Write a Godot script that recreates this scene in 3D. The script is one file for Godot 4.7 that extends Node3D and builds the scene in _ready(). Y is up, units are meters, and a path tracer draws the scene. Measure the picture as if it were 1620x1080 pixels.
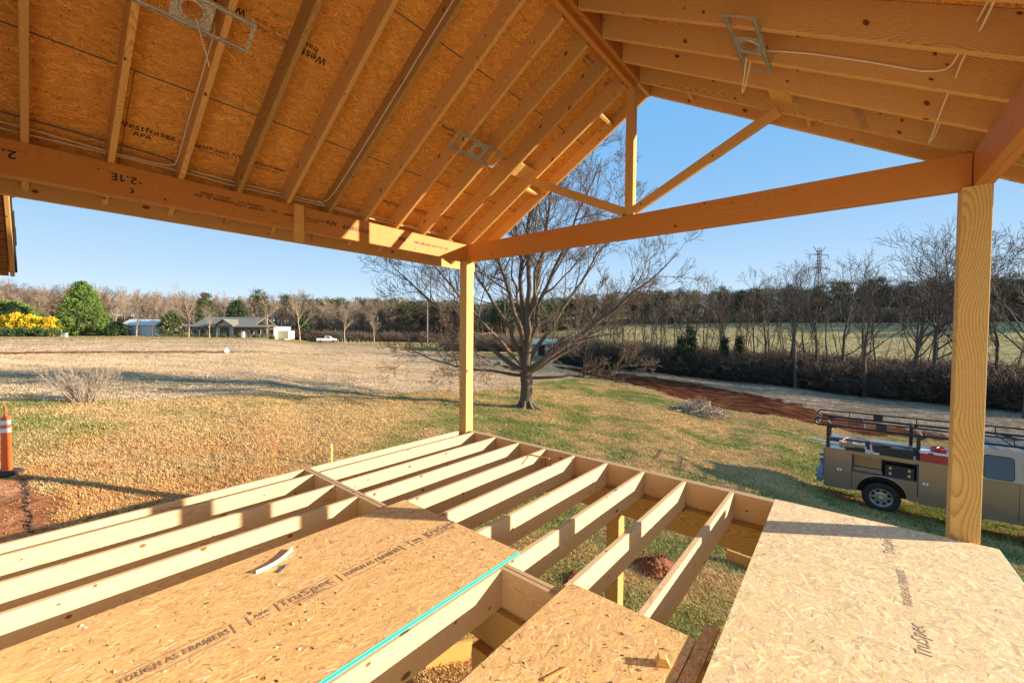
extends Node3D
# A half-built timber porch on a slope: x runs along the gable front, z back towards the house, y up; the deck top is y = 0.

const CAM := Vector3(4.2475, 1.4209, 4.0252)
const YAW := 0.6923
const PITCH := 0.0257
const ROLL := 0.0084
const SLOPE := 0.583
const SUN_TRAVEL := Vector3(-1.0, -0.31, 0.685)
const JOIST := 0.235
const PLY := 0.038

var rng := RandomNumberGenerator.new()
var M := {}
var taken := {}
var bump_a := FastNoiseLite.new()
var bump_b := FastNoiseLite.new()
var patch := FastNoiseLite.new()
var patch_b := FastNoiseLite.new()
var fwd2 := Vector2.ZERO
var right2 := Vector2.ZERO

# ------------------------------------------------------------------ mesh collecting
class Shape:
	var v := PackedVector3Array()
	var n := PackedVector3Array()
	var uv := PackedVector2Array()
	var c := PackedColorArray()
	var i := PackedInt32Array()
	var tint := Color(1, 1, 1)
	func vert(p: Vector3, nn: Vector3, t: Vector2 = Vector2.ZERO) -> int:
		v.push_back(p); n.push_back(nn); uv.push_back(t); c.push_back(tint)
		return v.size() - 1
	func tri(a: int, b: int, d: int) -> void:
		# keep the front face clockwise as seen from the side that the normal points to
		if (v[b] - v[a]).cross(v[d] - v[a]).dot(n[a] + n[b] + n[d]) > 0.0:
			i.push_back(a); i.push_back(d); i.push_back(b)
		else:
			i.push_back(a); i.push_back(b); i.push_back(d)
	func quad(p: Array, nn: Vector3, t: Array) -> void:
		var s := v.size()
		for k in 4:
			vert(p[k], nn, t[k])
		tri(s, s + 1, s + 2)
		tri(s, s + 2, s + 3)
	func flat(p: Array, sc: float = 1.0) -> void:
		var nn: Vector3 = (p[1] - p[0]).cross(p[2] - p[0]).normalized()
		var t := []
		for q in p:
			t.push_back(Vector2(q.x + q.z * 0.37, q.y + q.z * 0.93) * sc)
		var s := v.size()
		for k in p.size():
			vert(p[k], nn, t[k])
		for k in range(1, p.size() - 1):
			tri(s, s + k, s + k + 1)
	func box(mid: Vector3, size: Vector3, b: Basis = Basis.IDENTITY) -> void:
		var h := size * 0.5
		for ax in 3:
			for sg in [-1.0, 1.0]:
				var nn := Vector3.ZERO
				nn[ax] = sg
				var u := Vector3.ZERO
				var w := Vector3.ZERO
				u[(ax + 1) % 3] = h[(ax + 1) % 3]
				w[(ax + 2) % 3] = h[(ax + 2) % 3]
				var o := nn * h[ax]
				var q := [o - u - w, o + u - w, o + u + w, o - u + w]
				var p := []
				var t := []
				for k in q:
					p.push_back(mid + b * k)
					t.push_back(Vector2(k[(ax + 1) % 3], k[(ax + 2) % 3]))
				quad(p, b * nn, t)
	func tube(path: Array, radii: Array, sides: int, cap: bool = true) -> void:
		var last := -1
		var side := Vector3.ZERO
		for k in path.size():
			var d: Vector3 = path[mini(k + 1, path.size() - 1)] - path[maxi(k - 1, 0)]
			if d.length_squared() < 1e-12:
				d = Vector3.UP
			d = d.normalized()
			if side == Vector3.ZERO:
				side = d.cross(Vector3.UP if absf(d.y) < 0.9 else Vector3.RIGHT).normalized()
			else:
				side = (side - d * side.dot(d)).normalized()
			var other := d.cross(side)
			var s := v.size()
			for j in sides + 1:
				var a := TAU * j / sides
				var nn := side * cos(a) + other * sin(a)
				vert(path[k] + nn * radii[k], nn, Vector2(float(j) / sides, k * 0.35))
			if last >= 0:
				for j in sides:
					tri(last + j, last + j + 1, s + j)
					tri(last + j + 1, s + j + 1, s + j)
			if cap and (k == 0 or k == path.size() - 1):
				var e := -d if k == 0 else d
				var m := vert(path[k], e)
				var r := v.size()
				for j in sides:
					vert(path[k] + (v[s + j] - path[k]), e)
				for j in sides:
					tri(m, r + j, r + (j + 1) % sides)
			last = s
	func disc(mid: Vector3, axis: Vector3, profile: Array, sides: int) -> void:
		# a lathe: profile holds [radius, offset along the axis]
		var a1 := axis.cross(Vector3.UP if absf(axis.y) < 0.9 else Vector3.RIGHT).normalized()
		var a2 := axis.cross(a1)
		for k in profile.size() - 1:
			var p: Vector2 = profile[k]
			var q: Vector2 = profile[k + 1]
			var e := q - p
			var nn2 := Vector2(-e.y, e.x).normalized()
			for j in sides:
				var pts := []
				var nrm := Vector3.ZERO
				for w in [[p, j], [q, j], [q, j + 1], [p, j + 1]]:
					var a: float = TAU * w[1] / sides
					var dir := a1 * cos(a) + a2 * sin(a)
					pts.push_back(mid + dir * w[0].x + axis * w[0].y)
					nrm += dir
				var n3 := (nrm.normalized() * e.y - axis * e.x).normalized()
				quad(pts, n3, [Vector2(0, 0), Vector2(1, 0), Vector2(1, 1), Vector2(0, 1)])
	func mesh() -> ArrayMesh:
		var a := []
		a.resize(Mesh.ARRAY_MAX)
		a[Mesh.ARRAY_VERTEX] = v
		a[Mesh.ARRAY_NORMAL] = n
		a[Mesh.ARRAY_TEX_UV] = uv
		a[Mesh.ARRAY_COLOR] = c
		a[Mesh.ARRAY_INDEX] = i
		var m := ArrayMesh.new()
		m.add_surface_from_arrays(Mesh.PRIMITIVE_TRIANGLES, a)
		return m

func numbered(called: String) -> String:
	if not taken.has(called):
		taken[called] = 0
		return called
	taken[called] += 1
	return "%s_%03d" % [called, taken[called]]

func tag(o: Node3D, label: String, category: String, group: String = "", kind: String = "") -> Node3D:
	if label: o.set_meta("label", label)
	if category: o.set_meta("category", category)
	if group: o.set_meta("group", group)
	if kind: o.set_meta("kind", kind)
	return o

func thing(called: String, label: String, category: String, at: Vector3 = Vector3.ZERO, turn: float = 0.0, group: String = "") -> Node3D:
	var o := Node3D.new()
	o.name = numbered(called)
	add_child(o)
	o.position = at
	o.rotation.y = turn
	tag(o, label, category, group)
	return o

func part(parent: Node, called: String, m: Mesh, mat: Material, at: Transform3D = Transform3D.IDENTITY) -> MeshInstance3D:
	var o := MeshInstance3D.new()
	o.name = numbered(called) if parent == self else called
	o.mesh = m
	o.material_override = mat
	o.transform = at
	parent.add_child(o, true)
	return o

func structure(called: String, m: Mesh, mat: Material) -> MeshInstance3D:
	var o := part(self, called, m, mat)
	o.set_meta("kind", "structure")
	return o

# a sawn board: L along local x, h along y, t along z, eased edges; k0 and k1 slant its ends
func board_mesh(L: float, h: float, t: float, tint: Color, k0: float = 0.0, k1: float = 0.0, us: float = 2.4, vs: float = 0.5, ease: float = 0.0035) -> ArrayMesh:
	var s := Shape.new()
	s.tint = tint
	var c := minf(ease, minf(h, t) * 0.3)
	var ring := [Vector2(h / 2, t / 2 - c), Vector2(h / 2 - c, t / 2), Vector2(-h / 2 + c, t / 2), Vector2(-h / 2, t / 2 - c), Vector2(-h / 2, -t / 2 + c), Vector2(-h / 2 + c, -t / 2), Vector2(h / 2 - c, -t / 2), Vector2(h / 2, -t / 2 + c)]
	var ou := rng.randf()
	var across := 0.0
	var room := maxf(0.0, 1.0 - maxf(h, t) / vs)
	var ov := rng.randf() * room
	for k in 8:
		var p: Vector2 = ring[k]
		var q: Vector2 = ring[(k + 1) % 8]
		var e := q - p
		var nn := Vector3(0, -e.y, e.x).normalized()
		if nn.dot(Vector3(0, p.x + q.x, p.y + q.y)) < 0.0:
			nn = -nn
		if k % 2 == 1 or k == 0:
			ov = rng.randf() * room
			across = 0.0
		var w := e.length() / vs
		var pts := [Vector3(k0 * p.x, p.x, p.y), Vector3(L + k1 * p.x, p.x, p.y), Vector3(L + k1 * q.x, q.x, q.y), Vector3(k0 * q.x, q.x, q.y)]
		s.quad(pts, nn, [Vector2(ou, ov + across), Vector2(ou + L / us, ov + across), Vector2(ou + L / us, ov + across + w), Vector2(ou, ov + across + w)])
		across += w
	for e in 2:
		var x := L * e
		var kk := k1 if e else k0
		var nn := Vector3(1 if e else -1, 0, 0)
		var b := s.v.size()
		for k in 8:
			s.vert(Vector3(x + kk * ring[k].x, ring[k].x, ring[k].y), nn, Vector2(ou + ring[k].x * 0.25, 0.3 + ring[k].y / vs))
		for k in range(1, 7):
			s.tri(b, b + k, b + k + 1)
	return s.mesh()

func frame_between(a: Vector3, b: Vector3, up: Vector3) -> Transform3D:
	var x := (b - a).normalized()
	var z := x.cross(up).normalized()
	return Transform3D(Basis(x, z.cross(x), z), a)

func tone(lo: float, hi: float, warm: float = 0.03) -> Color:
	var g := rng.randf_range(lo, hi)
	return Color(minf(1, g * (1 + rng.randf_range(-warm, warm))), g, minf(1, g * (1 - rng.randf_range(-warm, warm))))

func board(parent: Node, called: String, a: Vector3, b: Vector3, h: float, t: float, mat: String, up: Vector3 = Vector3.UP, k0: float = 0.0, k1: float = 0.0, lo: float = 0.84, hi: float = 1.0) -> MeshInstance3D:
	return part(parent, called, board_mesh((b - a).length(), h, t, tone(lo, hi), k0, k1), M[mat], frame_between(a, b, up))

func sheet(parent: Node, called: String, a: Vector3, b: Vector3, thick: float, width: float, mat: String, up: Vector3, lo: float = 0.9) -> MeshInstance3D:
	return part(parent, called, board_mesh((b - a).length(), thick, width, tone(lo, 1.0, 0.02), 0, 0, 1.22, 1.22, 0.001), M[mat], frame_between(a, b, up))

func letters(parent: Node, text: String, size: float, at: Vector3, along: Vector3, out: Vector3, mat: String = "ink", bold: bool = true, squash: float = 1.0) -> MeshInstance3D:
	var t := TextMesh.new()
	var f := SystemFont.new()
	f.font_names = PackedStringArray(["Droid Sans"])
	f.font_weight = 700 if bold else 400
	t.font = f
	t.text = text
	t.font_size = 32
	t.pixel_size = size / 32.0
	t.depth = 0.0008
	t.curve_step = 4.0
	var x := along.normalized()
	var z := out.normalized()
	return part(parent, "printed_lettering", t, M[mat], Transform3D(Basis(x * squash, z.cross(x), z), at + z * 0.0012))

func rope(parent: Node, called: String, path: Array, r: float, mat: String, sides: int = 6) -> MeshInstance3D:
	var c := Curve3D.new()
	for k in path.size():
		var d: Vector3 = (path[mini(k + 1, path.size() - 1)] - path[maxi(k - 1, 0)]) / 6.0
		c.add_point(path[k], -d, d)
	var pts := []
	var rr := []
	var n := path.size() * 5
	for k in n + 1:
		pts.push_back(c.sample_baked(c.get_baked_length() * k / n, true))
		rr.push_back(r)
	var s := Shape.new()
	s.tube(pts, rr, sides)
	return part(parent, called, s.mesh(), M[mat])

# an outline in local x and y given thickness along z
func slab_of(pts: PackedVector2Array, z0: float, z1: float) -> ArrayMesh:
	var s := Shape.new()
	var idx := Geometry2D.triangulate_polygon(pts)
	for z in [z0, z1]:
		var b := s.v.size()
		var nn := Vector3(0, 0, 1 if z == maxf(z0, z1) else -1)
		for p in pts:
			s.vert(Vector3(p.x, p.y, z), nn, p)
		for k in range(0, idx.size(), 3):
			s.tri(b + idx[k], b + idx[k + 1], b + idx[k + 2])
	var area := 0.0
	for k in pts.size():
		area += pts[k].cross(pts[(k + 1) % pts.size()])
	for k in pts.size():
		var p := pts[k]
		var q := pts[(k + 1) % pts.size()]
		var e := (q - p).normalized()
		var nn := Vector3(e.y, -e.x, 0) * signf(area)
		s.quad([Vector3(p.x, p.y, z0), Vector3(q.x, q.y, z0), Vector3(q.x, q.y, z1), Vector3(p.x, p.y, z1)], nn, [Vector2(0, 0), Vector2(1, 0), Vector2(1, 1), Vector2(0, 1)])
	return s.mesh()

func rounded(x0: float, y0: float, x1: float, y1: float, r: float, n: int = 5) -> PackedVector2Array:
	var o := PackedVector2Array()
	for q in [[x1 - r, y1 - r, 0.0], [x0 + r, y1 - r, PI / 2], [x0 + r, y0 + r, PI], [x1 - r, y0 + r, PI * 1.5]]:
		for k in n + 1:
			var a: float = q[2] + PI / 2 * k / n
			o.push_back(Vector2(q[0] + r * cos(a), q[1] + r * sin(a)))
	return o

# ------------------------------------------------------------------ materials
func noise_picture(w: int, h: int, seed_: int, freq: float, octaves: int = 4, kind: int = FastNoiseLite.TYPE_SIMPLEX_SMOOTH) -> Image:
	var f := FastNoiseLite.new()
	f.seed = seed_
	f.noise_type = kind
	f.frequency = freq
	f.fractal_octaves = octaves
	return f.get_seamless_image(w, h)

func wood_texture(seed_: int, light: Color, dark: Color, rings: float, contrast: float, knots: int, arch: float, knot_color: Color, wave: float = 0.003) -> ImageTexture:
	var w := 1024
	var h := 512
	var r := RandomNumberGenerator.new()
	r.seed = seed_
	var f := FastNoiseLite.new()
	f.seed = seed_
	f.frequency = 1.0
	f.fractal_octaves = 2
	var fibre := FastNoiseLite.new()
	fibre.seed = seed_ + 7
	fibre.frequency = 1.0
	fibre.fractal_octaves = 3
	var kn := []
	for k in knots:
		kn.push_back([r.randf() * 2.4, r.randf() * 0.5, r.randf_range(0.005, 0.016), r.randf_range(1.0, 1.9)])
	var data := PackedByteArray()
	data.resize(w * h * 3)
	var lr := light.r * 255.0
	var lg := light.g * 255.0
	var lb := light.b * 255.0
	var dr := dark.r * 255.0 - lr
	var dg := dark.g * 255.0 - lg
	var db := dark.b * 255.0 - lb
	for x in w:
		var a := TAU * x / w
		var ca := cos(a)
		var sa := sin(a)
		var mid := 0.25 + 0.14 * f.get_noise_2d(ca * 0.22, sa * 0.22)
		var deep := 0.035 + arch * (0.7 + 1.4 * f.get_noise_2d(ca * 0.33 + 20.0, sa * 0.33))
		var xm := 2.4 * x / w
		var near := []
		for k in kn:
			var dx := absf(xm - k[0])
			dx = minf(dx, 2.4 - dx)
			if dx < k[2] * 7.0:
				near.push_back([dx, k])
		for y in h:
			var ym := 0.5 * y / h
			var rad := sqrt((ym - mid) * (ym - mid) + deep * deep)
			rad += wave * f.get_noise_3d(ca * 3.0, sa * 3.0, ym * 14.0)
			var spot := 0.0
			for q in near:
				var k: Array = q[1]
				var dy: float = ym - k[1]
				var d2: float = (q[0] * q[0] / (k[3] * k[3]) + dy * dy) / (k[2] * k[2])
				rad += k[2] * 0.9 * exp(-d2 * 0.35)
				spot = maxf(spot, clampf(1.5 - d2, 0.0, 1.0))
			var t := fposmod(rad * rings, 1.0)
			t = t * t * t * (1.0 if t < 0.93 else (1.0 - t) / 0.07)
			var fib := fibre.get_noise_3d(ca * 9.0, sa * 9.0, ym * 170.0)
			var m := clampf(t * contrast + fib * 0.22 + 0.12, 0.0, 1.0)
			var o := (y * w + x) * 3
			var rr := lr + dr * m
			var gg := lg + dg * m
			var bb := lb + db * m
			if spot > 0.0:
				rr = lerpf(rr, knot_color.r * 255.0, spot * 0.85)
				gg = lerpf(gg, knot_color.g * 255.0, spot * 0.85)
				bb = lerpf(bb, knot_color.b * 255.0, spot * 0.85)
			data[o] = int(clampf(rr, 0, 255))
			data[o + 1] = int(clampf(gg, 0, 255))
			data[o + 2] = int(clampf(bb, 0, 255))
	return ImageTexture.create_from_image(Image.create_from_data(w, h, false, Image.FORMAT_RGB8, data))

# oriented strand board: thousands of pressed flakes laid over one another
func strand_texture(seed_: int, flakes: int, l0: float, l1: float, w0: float, w1: float, spread: float, base: Color, vary: float, pale: float, dark_bits: int) -> ImageTexture:
	var n := 1024
	var r := RandomNumberGenerator.new()
	r.seed = seed_
	var data := PackedByteArray()
	data.resize(n * n * 3)
	for k in n * n:
		data[k * 3] = int(base.r * 235)
		data[k * 3 + 1] = int(base.g * 225)
		data[k * 3 + 2] = int(base.b * 215)
	for s in flakes + dark_bits:
		var cx := r.randf() * n
		var cy := r.randf() * n
		var ang := r.randfn(0.0, spread)
		var L := r.randf_range(l0, l1)
		var W := r.randf_range(w0, w1)
		var b := 1.0 + r.randfn(0.0, vary)
		var col := Color(base.r * b, base.g * b * (1.0 + r.randfn(0, 0.025)), base.b * b * (1.0 + r.randfn(0, 0.03)))
		if r.randf() < pale:
			col = col.lerp(Color(1.0, 0.93, 0.78), r.randf_range(0.25, 0.7))
		if s >= flakes:
			L = r.randf_range(4, 26)
			W = r.randf_range(1.2, 3.0)
			ang = r.randf() * TAU
			col = Color(base.r * 0.45, base.g * 0.36, base.b * 0.3)
		var ca := cos(ang) * 0.8
		var sa := sin(ang) * 0.8
		var taper := r.randf_range(0.0, 0.5)
		for j in int(W / 0.8):
			var st := 1.0 + r.randf_range(-0.05, 0.05)
			if j == 0 or j == int(W / 0.8) - 1:
				st *= 0.90
			var cr := int(clampf(col.r * st * 255.0, 0, 255))
			var cg := int(clampf(col.g * st * 255.0, 0, 255))
			var cb := int(clampf(col.b * st * 255.0, 0, 255))
			var cut := int(taper * j * r.randf_range(0.6, 1.4))
			var px := cx - j * sa + cut * ca
			var py := cy + j * ca + cut * sa
			for k in int(L / 0.8) - cut:
				var o := ((int(py) & 1023) * n + (int(px) & 1023)) * 3
				data[o] = cr
				data[o + 1] = cg
				data[o + 2] = cb
				px += ca
				py += sa
	return ImageTexture.create_from_image(Image.create_from_data(n, n, false, Image.FORMAT_RGB8, data))

func plain(called: String, lin: Color, rough: float = 0.8, metal: float = 0.0) -> StandardMaterial3D:
	var m := StandardMaterial3D.new()
	m.resource_name = called
	m.albedo_color = lin.linear_to_srgb()
	m.roughness = rough
	m.metallic = metal
	M[called] = m
	return m

func tinted(called: String, tex: Texture2D, srgb: Color, rough: float) -> StandardMaterial3D:
	var m := StandardMaterial3D.new()
	m.resource_name = called
	m.albedo_texture = tex
	m.albedo_color = srgb
	m.roughness = rough
	m.vertex_color_use_as_albedo = true
	m.metallic_specular = 0.35
	M[called] = m
	return m

func speckled(called: String, lin: Color, seed_: int, freq: float, lo: float, scale: float, rough: float, metal: float = 0.0) -> StandardMaterial3D:
	var im := noise_picture(256, 256, seed_, freq)
	im.convert(Image.FORMAT_RGB8)
	var d := im.get_data()
	for k in d.size():
		d[k] = int(255.0 * (lo + (1.0 - lo) * d[k] / 255.0))
	var m := plain(called, lin, rough, metal)
	m.albedo_texture = ImageTexture.create_from_image(Image.create_from_data(256, 256, false, Image.FORMAT_RGB8, d))
	m.uv1_triplanar = true
	m.uv1_scale = Vector3.ONE * scale
	return m

func make_materials() -> void:
	var rafter := wood_texture(11, Color(0.90, 0.71, 0.44), Color(0.68, 0.46, 0.22), 150.0, 0.75, 13, 0.05, Color(0.38, 0.19, 0.08))
	tinted("rafter_pine", rafter, Color(1, 1, 1), 0.75)
	var treated := wood_texture(23, Color(0.89, 0.77, 0.61), Color(0.69, 0.53, 0.36), 150.0, 0.6, 12, 0.05, Color(0.42, 0.28, 0.14))
	tinted("treated_pine", treated, Color(1, 1, 1), 0.8)
	var lvl := wood_texture(37, Color(0.79, 0.53, 0.27), Color(0.62, 0.36, 0.15), 70.0, 0.34, 5, 0.05, Color(0.36, 0.15, 0.05), 0.006)
	tinted("laminated_beam", lvl, Color(1, 1, 1), 0.62)
	var post := wood_texture(41, Color(0.85, 0.71, 0.46), Color(0.62, 0.45, 0.22), 75.0, 0.7, 3, 0.06, Color(0.30, 0.19, 0.09), 0.0012)
	tinted("post_pine", post, Color(1, 1, 1), 0.75)
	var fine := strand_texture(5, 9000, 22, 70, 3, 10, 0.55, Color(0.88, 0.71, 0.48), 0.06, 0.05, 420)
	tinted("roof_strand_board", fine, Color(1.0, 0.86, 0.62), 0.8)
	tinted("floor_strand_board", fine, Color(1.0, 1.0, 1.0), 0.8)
	var coarse := strand_texture(9, 9000, 24, 85, 4, 15, 0.8, Color(0.89, 0.78, 0.60), 0.055, 0.08, 260)
	tinted("coarse_strand_board", coarse, Color(1.0, 1.0, 1.0), 0.8)
	plain("ink", Color(0.035, 0.025, 0.02), 0.9)
	plain("faded_ink", Color(0.29, 0.19, 0.12), 0.9)
	plain("worn_ink", Color(0.50, 0.38, 0.25), 0.9)
	plain("edge_paint", Color(0.06, 0.46, 0.36), 0.7)
	plain("dark_edge_paint", Color(0.05, 0.11, 0.06), 0.8)
	plain("cable_sheath", Color(0.74, 0.62, 0.48), 0.5)
	plain("grey_cable", Color(0.10, 0.10, 0.11), 0.5)
	speckled("galvanised", Color(0.66, 0.64, 0.60), 51, 0.03, 0.65, 6.0, 0.42, 0.55)
	speckled("roof_felt", Color(0.05, 0.05, 0.05), 52, 0.05, 0.7, 4.0, 0.9)
	speckled("shingle", Color(0.075, 0.06, 0.05), 53, 0.12, 0.45, 5.0, 0.95)
	speckled("bark", Color(0.23, 0.16, 0.11), 54, 0.06, 0.45, 2.5, 0.95)
	speckled("twig", Color(0.23, 0.155, 0.10), 55, 0.05, 0.6, 1.0, 0.95)
	speckled("grey_bark", Color(0.22, 0.16, 0.115), 56, 0.05, 0.5, 0.7, 0.95)
	speckled("pale_bark", Color(0.52, 0.385, 0.26), 57, 0.05, 0.6, 0.7, 0.95)
	speckled("brush_twig", Color(0.24, 0.15, 0.09), 58, 0.05, 0.55, 0.6, 0.95)
	speckled("dry_stem", Color(0.58, 0.44, 0.32), 59, 0.05, 0.6, 3.0, 0.95)
	speckled("red_soil", Color(0.38, 0.12, 0.05), 60, 0.08, 0.45, 3.0, 1.0)
	plain("orange_plastic", Color(0.80, 0.13, 0.025), 0.45)
	plain("white_band", Color(0.80, 0.80, 0.78), 0.4)
	speckled("rubber", Color(0.09, 0.055, 0.04), 61, 0.05, 0.5, 3.0, 0.9)
	var paint := plain("truck_paint", Color(0.34, 0.265, 0.20), 0.30, 0.55)
	paint.clearcoat_enabled = true
	paint.clearcoat = 0.6
	paint.clearcoat_roughness = 0.08
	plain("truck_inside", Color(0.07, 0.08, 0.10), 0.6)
	plain("tool_black", Color(0.02, 0.02, 0.022), 0.5)
	plain("tool_latch", Color(0.62, 0.47, 0.28), 0.4)
	plain("rack_black", Color(0.018, 0.018, 0.02), 0.45)
	plain("tyre", Color(0.022, 0.022, 0.023), 0.85)
	plain("rim", Color(0.55, 0.53, 0.50), 0.35, 0.8)
	plain("tool_red", Color(0.45, 0.035, 0.03), 0.45)
	plain("white_paint", Color(0.78, 0.78, 0.77), 0.5)
	plain("grey_plastic", Color(0.20, 0.24, 0.30), 0.6)
	var glass := plain("dark_glass", Color(0.012, 0.016, 0.02), 0.03)
	glass.metallic_specular = 0.9
	plain("chrome", Color(0.7, 0.7, 0.7), 0.15, 1.0)
	plain("cream_wall", Color(0.62, 0.52, 0.38), 0.85)
	plain("metal_roof", Color(0.62, 0.62, 0.60), 0.5)
	plain("stone_wall", Color(0.50, 0.42, 0.33), 0.9)
	speckled("grey_shingle", Color(0.30, 0.275, 0.22), 62, 0.1, 0.6, 0.8, 0.95)
	plain("green_roof", Color(0.16, 0.24, 0.20), 0.6)
	plain("window_dark", Color(0.03, 0.03, 0.035), 0.15)
	plain("steel_lattice", Color(0.16, 0.18, 0.20), 0.6, 0.2)
	speckled("pole_wood", Color(0.42, 0.36, 0.29), 63, 0.05, 0.6, 1.0, 0.95)
	for q in [["needle_light", Color(0.15, 0.24, 0.035)], ["needle_dark", Color(0.045, 0.085, 0.022)], ["needle_olive", Color(0.085, 0.11, 0.03)], ["yellow_bloom", Color(0.85, 0.58, 0.012)], ["hedge_leaf", Color(0.07, 0.12, 0.035)], ["pine_needle", Color(0.07, 0.095, 0.028)]]:
		var leaf := plain(q[0], q[1], 0.8)
		leaf.vertex_color_use_as_albedo = true
		leaf.backlight_enabled = true
		leaf.backlight = Color(0.25, 0.25, 0.1)
	var g := plain("grass_blade", Color(1, 1, 1), 0.9)
	g.specular_mode = BaseMaterial3D.SPECULAR_DISABLED
	g.vertex_color_use_as_albedo = true
	g.backlight_enabled = true
	g.backlight = Color(0.3, 0.3, 0.2)
	var soil := noise_picture(512, 512, 71, 0.035, 5)
	var soil_b := noise_picture(512, 512, 72, 0.02, 5)
	var pics := []
	for im in [soil, soil_b]:
		im.convert(Image.FORMAT_RGB8)
		var d: PackedByteArray = im.get_data()
		for k in d.size():
			var x := d[k] / 255.0
			d[k] = int(255.0 * clampf(0.76 + 0.24 * smoothstep(0.2, 0.85, x), 0, 1))
		pics.push_back(ImageTexture.create_from_image(Image.create_from_data(512, 512, false, Image.FORMAT_RGB8, d)))
	var earth := plain("earth", Color(1, 1, 1), 0.98)
	earth.specular_mode = BaseMaterial3D.SPECULAR_DISABLED
	earth.vertex_color_use_as_albedo = true
	earth.albedo_texture = pics[0]
	earth.detail_enabled = true
	earth.detail_blend_mode = BaseMaterial3D.BLEND_MODE_MUL
	earth.detail_albedo = pics[1]
	earth.detail_uv_layer = BaseMaterial3D.DETAIL_UV_2

# ------------------------------------------------------------------ the lie of the land
const RING := [0, 5, 10, 16, 25, 40, 52, 65, 90, 130, 180, 260, 450, 1000]
const BEARING := [-180, -120, -75, -52, -33, -25, -12, 0, 16, 31, 42, 52, 75, 120, 180]
const HEIGHT := [
	[-1.45, -1.45, -1.4, -1.4, -1.4, -1.4, -1.4, -1.4, -1.4, -1.4, -1.4, -1.4, -1.4, -1.4],
	[-1.45, -1.35, -1.2, -1.1, -1, -1, -1, -1, -1, -1, 0, 2, 4, 6],
	[-1.45, -1.27, -1.05, -0.95, -0.9, -0.9, -0.9, -0.9, -0.9, -0.9, -0.5, 3, 9, 16],
	[-1.45, -1.25, -1.02, -0.95, -0.9, -0.9, -0.9, -0.9, -0.9, -0.9, -0.9, 3.5, 12, 18],
	[-1.45, -1.3, -1.15, -1.1, -1.05, -1, -1, -0.95, -0.85, -0.7, 0, 3, 9, 14],
	[-1.45, -1.37, -1.3, -1.35, -1.4, -1.5, -1.65, -1.8, -2.1, -2.4, -1.5, 2.5, 8, 13],
	[-1.45, -1.42, -1.48, -1.6, -1.8, -2.1, -2.35, -2.55, -2.9, -2.9, -1, 3, 8, 13],
	[-1.45, -1.55, -1.7, -1.85, -2.1, -2.5, -2.75, -2.9, -2.9, -2.6, 0, 4, 9, 14],
	[-1.45, -1.65, -2, -2.35, -2.8, -3.4, -3.8, -4.05, -3.4, -0.7, 4.5, 9, 21, 46],
	[-1.45, -1.72, -2.3, -2.95, -3.6, -4.4, -4.75, -4.9, -3.6, 0.2, 5.2, 9, 21, 46],
	[-1.45, -1.75, -2.55, -3.35, -4.1, -4.9, -5.3, -5.5, -3.8, 0.2, 5, 9, 21, 46],
	[-1.45, -1.8, -2.6, -3.4, -4.15, -4.95, -5.35, -5.5, -3.8, 0.2, 5, 9, 21, 46],
	[-1.45, -1.8, -2.6, -3.4, -4.15, -4.95, -5.35, -5.5, -3.8, 0.2, 5, 9, 21, 46],
	[-1.45, -1.7, -2.2, -2.6, -3, -3.4, -3.6, -3.6, -2.5, 0, 3, 5, 8, 12],
	[-1.45, -1.45, -1.4, -1.4, -1.4, -1.4, -1.4, -1.4, -1.4, -1.4, -1.4, -1.4, -1.4, -1.4]]
var tan_field := PackedVector2Array([Vector2(-17.1, 5.2), Vector2(-15.1, 2.9), Vector2(-14.0, 1.2), Vector2(-13.3, -3.5), Vector2(-11.9, -10.9), Vector2(-11.7, -16.5), Vector2(-14.9, -27.1), Vector2(-18.0, -40.6), Vector2(-26.4, -45.6), Vector2(-29.7, -44.2), Vector2(-45.2, -44.0), Vector2(-69.8, -48.9), Vector2(-92, -44), Vector2(-96, -19), Vector2(-110, -1.9), Vector2(-118, 18), Vector2(-60, 26), Vector2(-30, 22)])
var tilled := PackedVector2Array([Vector2(-25.8, -39.5), Vector2(-23.2, -45.4), Vector2(-18.3, -44.7), Vector2(-12.2, -43.4), Vector2(-8.3, -44.9), Vector2(-1.7, -41.4), Vector2(2.5, -36.4), Vector2(6.2, -33.7), Vector2(11.0, -31.0), Vector2(5.4, -27.1), Vector2(2.9, -27.8), Vector2(1.3, -27.2), Vector2(-2.3, -27.1), Vector2(-5.4, -26.6), Vector2(-12.5, -32.2), Vector2(-18.3, -35.2)])
var pale_strip := PackedVector2Array([Vector2(-26.8, -53.8), Vector2(-23.4, -55.7), Vector2(-12.8, -61.4), Vector2(-1.7, -59.0), Vector2(6.5, -60.9), Vector2(12.8, -59.4), Vector2(19.0, -57.5), Vector2(40, -48), Vector2(40, -12), Vector2(13.4, -21.2), Vector2(11.0, -31.0), Vector2(6.2, -33.7), Vector2(2.5, -36.4), Vector2(-1.7, -41.4), Vector2(-8.3, -44.9), Vector2(-12.2, -43.4), Vector2(-18.3, -44.7)])
var bare_soil := PackedVector2Array([Vector2(-7.2, 5.2), Vector2(-5.9, 4.0), Vector2(-4.7, 3.85), Vector2(-3.5, 3.7), Vector2(-3.0, 4.1), Vector2(-3.0, 6.0), Vector2(-7.0, 7.0)])
var red_line := PackedVector2Array([Vector2(-60, 12), Vector2(-52, -2.6), Vector2(-45, -12.8), Vector2(-50.5, -28), Vector2(-49.2, -26), Vector2(-42.5, -11.5), Vector2(-47.5, -1.6), Vector2(-54, 12)])

func bearing(x: float, z: float) -> float:
	var d := Vector2(x - CAM.x, z - CAM.z)
	return rad_to_deg(atan2(d.dot(right2), d.dot(fwd2)))

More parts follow.
